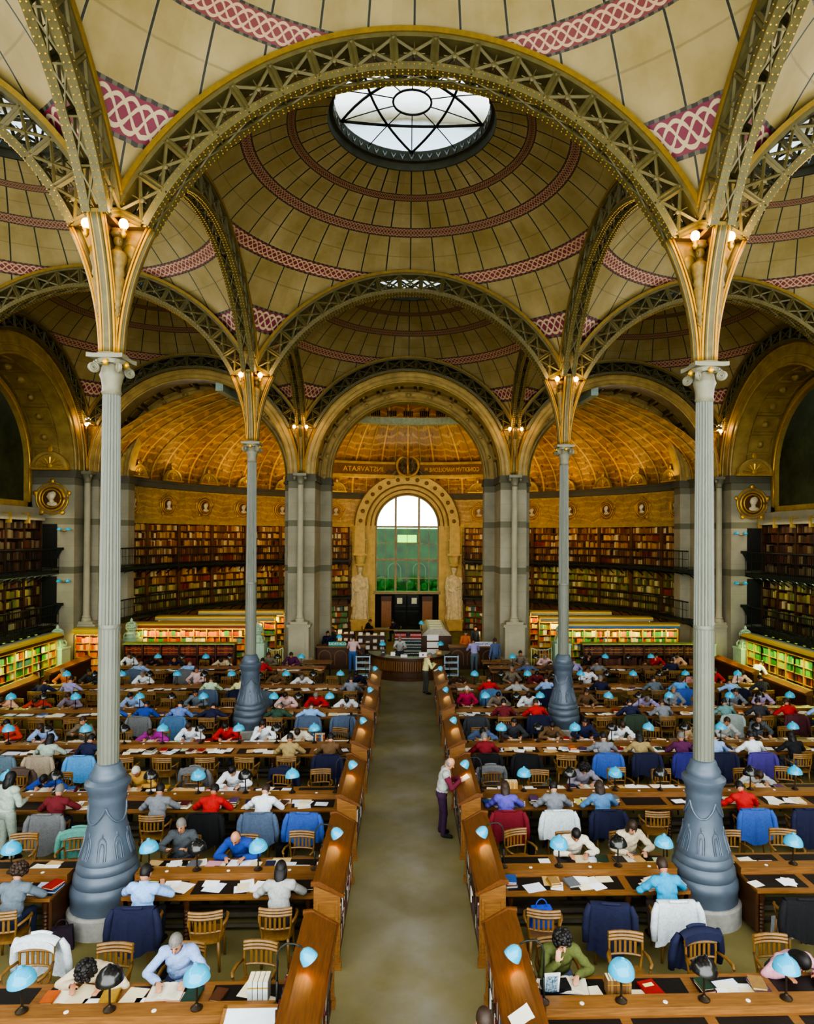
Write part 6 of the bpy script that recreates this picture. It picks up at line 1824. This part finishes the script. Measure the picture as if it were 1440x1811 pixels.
def person(label, loc, rz, pose, gcol, style, hc, trousers=None, garment='shirt', skin=None, lower='trousers', sleeves=None):
    i = pcount[0]; pcount[0] += 1
    bm_, gar, fm, HM_ = BODY[pose]
    t = thing('person', label, 'person', loc, rz)
    sk = srgb(skin or SKIN[i % 5])
    bo = link('body', bm_, t, color=sk); fc = link('face', fm, bo)
    link(garment, gar['vest' if sleeves else 'top'], t, color=srgb(GCOL[gcol])); link(lower, gar['trousers'], t, color=srgb(trousers or LOWC[i*7 % 5])); link('shoes', gar['shoes'], t, color=srgb('#1f1a17'))
    if sleeves: link('sleeves', gar['sleeves'], t, color=srgb(sleeves))['label'] = 'maroon sleeves'
    h = link('hair', HAIR[style], t, color=srgb(HCOL[hc])); h.matrix_local = HM_ @ Matrix.Rotation(.0, 4, 'Z')
    return t
SLOT = {}
def slot_of(k, side, x):
    s = 1 if x > 0 else -1; i = max(2, min(13, round(abs(x))))
    if k in (2,5) and i == 5: i = 6 if abs(x) > 5 else 4
    if k == 7: i = max(4, min(12, i))
    order = [i] + [j for d in (1,2) for j in ((i+d, i-d) if abs(x) > i else (i-d, i+d))]
    for j in order:
        if 2 <= j <= 13 and (k, side, s, j) not in SLOT and not (k in (2,5) and j == 5) and not (k == 7 and not 4 <= j <= 12): return s, j
    return None
def seat_xy(k, side, s, j): return s*j, ROWS[k-1] + (-.97 if side == 'n' else .97), 0 if side == 'n' else PI
def where(k, side, s): return f'{"near" if side == "n" else "far"} side of {rowname(k,s)}'
names = {}
for R_ in READERS:
    k, side, x, col, gar, hs, hc, pose, co = R_
    q = slot_of(k, side, x)
    if q is None: continue
    s, j = q; SLOT[(k,side,s,j)] = ('person', R_)
for E_ in EMPTY:
    k, side, x, co = E_
    q = slot_of(k, side, x)
    if q is None: continue
    s, j = q; SLOT[(k,side,s,j)] = ('chair', co)
for k in range(2, 8):
    for side in 'nf':
        for s in (-1, 1):
            for j in range(2, 14):
                if (k,side,s,j) in SLOT or (k in (2,5) and j == 5) or (k == 7 and not 4 <= j <= 12): continue
                x, y, rz = seat_xy(k, side, s, j); px = 755.5 + 1164*(x+.09-.032*(y+11.1))/(y+11.1)
                if -20 < px < 1460 and rnd.random() < .6: SLOT[(k,side,s,j)] = ('chair', None)
used_desc = set(); ci = 0
for (k,side,s,j), v in sorted(SLOT.items()):
    x, y, rz = seat_xy(k, side, s, j); W = where(k, side, s)
    jx, jy = rnd.uniform(-.05,.05), rnd.uniform(-.03,.02)
    nth = ORD[j-1]
    if v[0] == 'person':
        R_ = v[1]; col, gar, hs, hc, pose, co = R_[3:]
        hair = 'bald head' if hs == 'bald' else f'{hs} {hc} hair' if hs != 'short' else f'{hc} hair'
        d = f'reader in {col} {gar}, {W}'
        if d in used_desc: d = f'reader in {col} {gar}, {W}, {nth} seat'
        used_desc.add(d)
        chair(x+jx, y, rz, f'slat-back chair under the {d}' if len(d.split()) < 12 else f'occupied slat-back chair, {W}, {nth} seat')
        dy = .02 if side == 'n' else -.02
        g = {'shirt':'shirt','sweater':'sweater','jacket':'jacket','top':'top','blouse':'blouse','waistcoat':'waistcoat','suit':'jacket','shawl':'shawl'}[gar]
        person(f'{d}, {hair}' if len(f'{d}, {hair}'.split()) <= 16 else d, (x+jx, y+dy, 0), rz+RAD(rnd.uniform(-4,4)), pose, col, hs, hc, garment=g)
    else:
        co = v[1]
        if k == 1 or rnd.random() < .7: jy += rnd.choice((0,-.06,-.12)) if side == 'n' else rnd.choice((0,.06,.12))
        rz2 = rz + RAD(rnd.uniform(-9,9) if rnd.random() < .7 else rnd.uniform(-22,22))
        chair(x+jx, y+jy, rz2, f'empty slat-back chair, {W}, {nth} seat from the aisle')
        if co:
            coat(x+jx, y+jy, rz2, co, f'{co} coat over an empty chair, {W}, {nth} seat', ci); ci += 1
        continue
    if co:
        coat(x+jx, y, rz, co, f'{co} coat hung on the chair of the {d}' if len(d.split()) < 9 else f'{co} coat over a chair back, {W}, {nth} seat', ci); ci += 1
# ---- people on their feet
person('man in grey vest and maroon sleeves reading at a lectern in the aisle', (.70,2.98,0), -PI/2, 'stand_read', 'pale grey', 'bald', 'grey', '#3a1e3c', 'vest', sleeves='#6a1c34')
person('standing reader in pale yellow jacket at the far end of the aisle', (.72,15.6,0), -RAD(75), 'stand_read', 'pale yellow', 'short', 'grey', '#4a4a44', 'jacket')
person('man in pale shirt and jeans leaning on the left counter', (-2.55,19.75,0), RAD(-6), 'stand_table', 'pale pink', 'short', 'black', '#3f66a0', 'shirt')
person('stooping visitor in grey waistcoat before the right counter', (3.1,19.2,0), RAD(10), 'stand_table', 'lavender', 'short', 'black', '#5a6a70', 'shirt')
person('visitor in slate blue standing at the right scrolled-leg table', (4.05,19.1,0), RAD(20), 'stand_arms_down', 'slate blue', 'short', 'brown', '#46566e', 'sweater')
person('person in royal blue sweater reading at the far left corner shelves', (-13.0,18.0,0), RAD(-40), 'stand_look', 'royal blue', 'short', 'black', '#22304a', 'sweater')
person('person in dark dungarees bending to the right wall shelves', (13.95,15.2,0), RAD(-70), 'bend', 'white', 'short', 'black', '#1c2238', 'shirt')
person('person in a long mint grey coat standing beside the left tables', (-7.85,2.05,0), RAD(-20), 'stand_look', 'mint grey', 'long', 'black', '#8f9c8c', 'jacket', lower='skirt')
person('dark jacketed man in jeans browsing by the left pier', (-3.75,22.9,0), RAD(80), 'stand_look', 'charcoal', 'short', 'brown', '#3f66a0', 'jacket')
person('visitor in dark grey crossing by the right lit screen', (3.6,23.4,0), RAD(150), 'stand_arms_down', 'dark grey', 'short', 'black', '#2a2c34', 'jacket')
person('librarian in pale shirt bent over papers behind the curved desk', (-.35,20.35,0), PI, 'stand_table', 'pale grey', 'short', 'grey', '#3a3a40', 'shirt')
person('librarian in navy standing behind the left counter', (-3.9,21.5,0), PI, 'stand_look', 'navy', 'short', 'black', '#26304c', 'sweater')
person('assistant in white with orange scarf behind the right counter', (2.9,21.6,0), PI, 'stand_look', 'orange', 'short', 'brown', '#3a2430', 'top')
person('person with brown hair at the bottom edge of the aisle', (.72,-4.62,0), RAD(10), 'stand_arms_down', 'white', 'short', 'brown', '#3a3a40', 'shirt')
for x, rz, l, c, h in ((-2.25,-PI/2,'librarian in black with a green skirt seated under the doors, on the left','black','brown'), (-.85,PI/2,'librarian in navy suit seated under the doors, on the right','navy','black')):
    chair(x+(-.25 if x < -2 else .25), 29.0, rz, 'slat-back chair of the '+l.split(' seated')[0])
    person(l, (x+(-.25 if x < -2 else .25), 29.0, 0), rz, 'lean', c, 'short', h)
# ------------------------------------------------------------------ things on the tables
def bk(w, d, h):
    b = MB(); b.box(-w/2,w/2,-d/2,d/2,0,.006); b.box(-w/2,w/2,-d/2,d/2,h-.006,h); b.box(-w/2-.004,-w/2+.006,-d/2,d/2,0,h)
    c = b.mesh('cover', [m_cover]); p = MB(); p.box(-w/2+.006,w/2-.008,-d/2+.008,d/2-.008,.006,h-.006); return c, p.mesh('page_block', [m_pages])
BK = [bk(.17,.24,.035), bk(.15,.22,.025), bk(.21,.29,.045), bk(.19,.27,.03)]
def openbook(w, d):
    b = MB(); b.box(-w-.006,w+.006,-d/2-.006,d/2+.006,0,.006); cv = b.mesh('cover', [m_cover])
    p = MB()
    for s in (-1, 1):
        f = lambda u, v, s=s: (s*w*u, -d/2+d*v, .008+.026*math.sin(min(1,u*1.6+.12)*PI)**.7*(1-u*.75))
        p.grid(f, 8, 1)
        vs = [f(i/8,0) for i in range(9)]; p._add([(x,y,.006) for x,y,z in vs]+vs, [(i,i+1,9+i+1,9+i) for i in range(8)])
        vs = [f(i/8,1) for i in range(9)]; p._add([(x,y,.006) for x,y,z in vs]+vs, [(i,i+1,9+i+1,9+i) for i in range(8)])
        x = s*w; p._add([(x,-d/2,.006),(x,d/2,.006),(x,d/2,f(1,0)[2]),(x,-d/2,f(1,0)[2])], [(0,1,2,3)])
    t = NT('printed_page') if 'printed_page' not in bpy.data.materials else None
    if t:
        vec = t.coord('Object'); sp = t.n('ShaderNodeSeparateXYZ'); t.l(vec, sp.inputs[0])
        ln = t.math('GREATER_THAN', t.math('SINE', t.math('MULTIPLY', sp.outputs[1], 520)), .25)
        ax = t.math('ABSOLUTE', sp.outputs[0]); m1 = t.math('MULTIPLY', t.math('GREATER_THAN', ax, .025), t.math('LESS_THAN', ax, w*.86)); m2 = t.math('LESS_THAN', t.math('ABSOLUTE', sp.outputs[1]), d*.40)
        c = t.mix(t.math('MULTIPLY', t.math('MULTIPLY', t.math('MULTIPLY', ln, m1), m2), .38), srgb('#ded6bc'), srgb('#5a5448')); t.base(c); t.b.inputs['Roughness'].default_value = .8
    return cv, p.mesh('pages', [bpy.data.materials['printed_page']], 40)
OB = [openbook(.175,.26), openbook(.205,.31)]
def sheet(w, d):
    b = MB(); b.grid(lambda u, v: (-w/2+w*u, -d/2+d*v, .001+.006*max(0,(u-.7))**2*9*(v)), 6, 4); b.grid(lambda u, v: (-w/2+w*u, d/2-d*v, 0), 1, 1); return b.mesh('sheet', [m_paper])
PS = [sheet(.25,.33), sheet(.19,.24), sheet(.32,.24), sheet(.12,.16)]
PC = {'white':'#f0f2f2','cream':'#dfd2ac','pale yellow':'#dcd070','pale blue':'#b4c6dc','buff':'#c09a5c','pink':'#d49aa8','pale green':'#b4cca4'}
KC = {'red':'#9c1f1c','brown':'#5a3620','navy':'#22284c','dark green':'#24402c','orange':'#c0622a','black':'#18181a','tan':'#9a7848','blue':'#2f5c9c','grey':'#6c7074','maroon':'#5c1c28','ochre':'#b08a34','violet':'#5a3a6c'}
SPOTS = [(0,.42,'in front of'), (-.37,.35,'to the side of'), (.37,.35,'beside'), (-.2,.24,'behind'), (.2,.24,'beyond')]
def item(kind, cname, x, y, z, rz, where_, j):
    lab = None
    if kind == 'paper': 
        o = link('paper_sheet', PS[j % 4], None, (x,y,z), rz, srgb(PC[cname])); return tag(o, f'{cname} loose sheet{where_}', 'paper')
    if kind == 'open':
        t = thing('open_book', f'open book with {cname} binding{where_}', 'book', (x,y,z), rz); link('cover', OB[j%2][0], t, color=srgb(KC[cname])); link('pages', OB[j%2][1], t); return t
    if kind == 'book':
        t = thing('closed_book', f'closed {cname} book{where_}', 'book', (x,y,z), rz); m_ = BK[j%4]; link('cover', m_[0], t, color=srgb(KC[cname])); link('page_block', m_[1], t); return t
BH = [.035,.025,.045,.03]
ir = random.Random(21)
loose = MB()
for (k,side,s,j), v in sorted(SLOT.items()):
    occ = v[0] == 'person'
    x, y, rz = seat_xy(k, side, s, j); Y = ROWS[k-1]; sg = -1 if side == 'n' else 1
    px = 755.5 + 1164*(x+.09-.032*(Y+11.1))/(Y+11.1)
    if not -10 < px < 1450: continue
    n = ir.choice((3,4,4,5)) if occ else ir.choice((0,1,2,2,3))
    if k == 1: n = 4
    if k >= 5: n = min(n, 3)
    if k >= 6: n = min(n, 2)
    if (k,side,s,j) in ((1,'f',1,2),(1,'f',1,3),(1,'f',-1,2),(3,'f',1,2),(4,'n',-1,2),(4,'f',-1,2)): n = 1
    spots = list(SPOTS); main = spots.pop(0); ir.shuffle(spots)
    if occ: spots = [main]+spots
    elif ir.random() < .5: spots.append(main)
    if occ or ir.random() < .85:
        for q in range(ir.choice((4,5,6)) if k >= 3 else ir.choice((2,3,3))):
            dy = ir.uniform(.22,.5); hw_ = ir.uniform(.08,.16); hd_ = ir.uniform(.09,.15); aa = ir.uniform(-.4,.4); xx = x+ir.uniform(-.40,.40); yy = Y+sg*min(dy, .60-hd_)
            T_ = Matrix.Translation((xx,yy,TT+.0042+.00034*q)) @ Matrix.Rotation(aa,4,'Z'); loose.T = T_; loose.c = srgb(ir.choice(('#f0f0ee','#e8e0c8','#f2f2f4','#e6e0d0','#d8e0ec','#c9a870','#eee6c4')))
            loose.box(-hw_,hw_,-hd_,hd_,0,.0002)
    pcs = list(PC); kcs = list(KC); ir.shuffle(pcs); ir.shuffle(kcs); pcs.sort(key=lambda c: c not in ('white','cream')) if ir.random() < .75 else None
    W = f', {where(k,side,s)}, {ORD[j-1]} seat'
    for q in range(n):
        dx, dy, w_ = spots[q]
        dx *= (1 if ir.random() < .5 else .92)
        kind = ir.choice(('open','paper')) if q == 0 and occ else (ir.choice(('paper','book','book')) if abs(dx) > .3 else 'paper')
        if dy < .3 and kind == 'open': kind = 'book'
        ang = ir.uniform(-.22,.22)*(1 if dy > .3 else .4)+(0 if side == 'n' else PI)
        px_, py_ = x+dx, Y+sg*(dy)
        if kind == 'book' and dy < .3: ang += PI/2
        if kind == 'paper': it = item('paper', pcs.pop(0), px_, py_, TT+.0065, ang + (PI/2 if dy < .3 else 0), W, ir.randint(0,1) if dy > .3 else 1)
        elif kind == 'open': item('open', kcs.pop(0), px_, py_, TT+.0055, ang, W, ir.randint(0,1))
        else:
            z = TT+.0055; m_ = ir.choice((1,1,1,2,3) if k < 6 else (1,2))
            for lv in range(m_):
                bj = ir.choice((0,1,3)); c = kcs.pop(0)
                item('book', c, px_+ir.uniform(-.01,.01), py_, z, ang+ir.uniform(-.12,.12), (' in a stack' if m_ > 1 else '')+W, bj); z += BH[bj]+.001
            if len(kcs) < 4: break
loose.T = None
o = loose.build('loose_papers', MV('loose_paper', .8)); o['kind'] = 'stuff'; o['label'] = 'scattered loose notes and slips over the table tops'; o['category'] = 'papers'
# ---- particular things of the front rows
def upright_row(n, x, y, z, step, w, d, h, cols, label, group, rz=0, nm='standing_book'):
    b = MB(); b.box(-w/2,w/2,-d/2,d/2,0,h); b.m = 1; b.box(-w/2+.004,w/2-.004,-d/2+.004,d/2-.002,h-.004,h+.001); b.m = 2; b.box(-w/2-.001,w/2+.001,-d/2-.001,-d/2,h*.7,h*.76); me = b.mesh(nm, [m_cover, m_pages, m_gold])
    for i in range(n):
        o = link(nm, me, None, (x+i*step*cos(rz), y+i*step*sin(rz), z), rz, srgb(cols[i % len(cols)])); tag(o, label, 'book', group)
upright_row(8, 2.42, -3.02, TT+.005, .037, .034, .15, .2, ['#7a5a34','#8a6a40','#6a4a2c'], 'old tan book standing in a row on the first right table', 'old tan books standing on the first right row')
upright_row(4, -1.93, -3.02, TT+.005, .062, .055, .2, .27, ['#b9c0b8','#c5cac2'], 'pale grey binder standing at the aisle end of the first left table', 'pale grey binders on the first left row')
upright_row(6, 2.15, 3.42, TT+.005, .045, .04, .16, .23, ['#d8b070','#c89a58'], 'light tan book standing in a row on the third right table', 'light tan books standing on the third right row')
upright_row(7, -2.55, 6.9, TT+.005, .045, .04, .16, .24, ['#3a6a9a','#c8b890','#8a3a2a','#4a4a50'], 'book standing in a row on the fourth left table', 'books standing on the fourth left row')
def slab(nm, label, cat, loc, rz, dims, col, top=None):
    b = MB(); b.box(-dims[0]/2,dims[0]/2,-dims[1]/2,dims[1]/2,0,dims[2]); b.m = 1; b.box(-dims[0]/2+.005,dims[0]/2-.005,-dims[1]/2+.003,dims[1]/2-.003,dims[2]*.15,dims[2]*.85)
    b.m = 2; b.box(-dims[0]*.3,dims[0]*.3,dims[1]*.1,dims[1]*.3,dims[2],dims[2]+.0012)
    o = b.build(nm, [m_cover, m_pages, M(nm+'_mark', top or '#d8d4c4', .6, 0, 0) if nm+'_mark' not in bpy.data.materials else bpy.data.materials[nm+'_mark']]); o.location = loc; o.rotation_euler.z = rz; o.color = (*srgb(col),1); return tag(o, label, cat)
# framed notice at the aisle end of the first left table and a patterned board across the aisle
t = thing('framed_notice', 'oak framed notice with pale paper at the lower edge, left of the aisle', 'notice', (-1.84,-3.70,TT+.012)); t.rotation_euler = (RAD(-68),0,0)
b = MB(); b.box(-.33,.33,0,.02,0,.03); b.box(-.33,.33,0,.02,.36,.40); b.box(-.33,-.29,0,.02,0,.4); b.box(.29,.33,0,.02,0,.4); b.build('frame', m_oak, t)
b = MB(); b.box(-.29,.29,.006,.014,.03,.36); b.build('paper', M('notice_sheet','#ccd6d8',.7,0,.06), t)
t = thing('patterned_board', 'small upright board with a speckled blue pattern, right of the aisle', 'board', (1.72,-3.02,TT+.005)); t.rotation_euler = (RAD(12),0,RAD(4))
b = MB(); b.box(-.10,.10,0,.012,0,.30); b.build('board', M('board_white','#d4d6cc',.6), t)
b = MB(); b.box(-.075,.075,-.002,.001,.03,.26); pm_ = NT('speckle'); vf = pm_.noise(38, pm_.coord(), 6, .7); pm_.base(pm_.mix(pm_.ramp(vf, .42, .58), srgb('#2c4f6a'), srgb('#a4b8bc'))); b.build('pattern', pm_.mat, t)
slab('writing_pad', 'yellow-topped pad on a red folder, far side of the first right row', 'pad', (2.98,-2.98,TT+.006), .25, (.22,.30,.03), '#9c1f1c', '#d8d08a')
slab('hand_bag', 'black bag lying on the leather before the woman in the olive shawl', 'bag', (1.80,-2.92,TT+.006), .1, (.34,.2,.06), '#15161c', '#24262c')
# loose paper lying on the lectern slopes
for x, y, l, sz in ((1.17,2.95,'held by the man in the aisle',0), (1.18,-4.05,'at the bottom edge, right of the aisle',0), (1.17,14.6,'read by the person in yellow',2)):
    o = link('paper_sheet', PS[sz], None, (x+.01, y, 1.185)); o.rotation_euler = (0, -math.atan2(.17,.34), RAD(12)); o.color = (*srgb('#e6e4d4'),1); o.location.z = 1.10+ (x-.98)*.5+.012; tag(o, f'white sheet on the sloping lectern top, {l}', 'paper')
# bags on the floor
def bag(label, x, y, rz, col, h=.34):
    t = thing('floor_bag', label, 'bag', (x,y,0), rz)
    b = MB(); b.prism([(-.17,0),(.17,0),(.15,h),(-.15,h)], (-.06,.06)); o = b.build('bag_body', m_cloth, t); o.color = (*srgb(col),1)
    b = MB(); b.tube([(.09*cos(PI*i/10), 0, h-.01+.13*sin(PI*i/10)) for i in range(11)], .009, 5); o = b.build('handle', m_cloth, t, True); o.color = (*srgb(col),1)
for lab, x, y, rz, c in (('dark plum bag on the floor beside the left front column',-5.35,-.75,.3,'#2c1c2c'), ('patterned pale bag on the floor under the second right table',5.95,-.72,.2,'#9aa0a4'), ('black bag on the floor by the second left row, third seat',-3.5,-1.35,.9,'#15151a'), ('black satchel on the floor behind the third left row',-4.45,1.55,1.2,'#1a1a1c'), ('black bag on the floor between chairs of the third left row',-2.5,2.0,1.4,'#151518'), ('black satchel on the floor behind the third right row',2.45,1.95,1.5,'#141416'), ('turquoise carrier bag on the floor by the fourth right row',3.45,5.0,.4,'#3f93a8'), ('black bag on the floor behind the second right row',3.4,1.2,1.3,'#18161a')): bag(lab, x, y, rz, c)
bag('bright blue bag on an empty chair, near side of second right row', 2.0, -1.10, .1, '#2f4fc0', .3)
for o_ in [q for q in bpy.data.objects if q.get('label','').startswith('bright blue bag')]: o_.location.z = .462
# ------------------------------------------------------------------ light
wd = bpy.data.worlds.new('World'); scene.world = wd; wd.use_nodes = True
wd.node_tree.nodes['Background'].inputs[0].default_value = (.93,.97,1,1); wd.node_tree.nodes['Background'].inputs[1].default_value = 4.2
scene.view_settings.view_transform = 'AgX'; scene.view_settings.look = 'AgX - High Contrast'; scene.view_settings.exposure = .42
scene.cycles.max_bounces = 6; scene.cycles.diffuse_bounces = 3; scene.cycles.glossy_bounces = 2; scene.cycles.transmission_bounces = 2; scene.cycles.transparent_max_bounces = 6
scene.cycles.sample_clamp_indirect = 4; scene.cycles.caustics_reflective = False; scene.cycles.caustics_refractive = False; scene.cycles.use_denoising = True
GOLDL = (1, .70, .28)
# warm lamps of the apse: along the cornice, plus unseen fill panels added behind the piers
for a in (-78,-62,-46,-30,-14,14,30,46,62,78):
    p = cyl(RC-1.6, a, 9.6); area(p, (RAD(180), 0, 0), 2.2, .8, 22, GOLDL)
for X in (-5, 5):
    area((X, 22.95, 7.6), (RAD(-82), 0, 0), 1.9, 2.6, 900, GOLDL)
for X in (-14.8, 14.8):
    area((X, 22.95, 7.6), (RAD(-82), 0, RAD(-35 if X < 0 else 35)), 1.6, 2.6, 120, GOLDL)
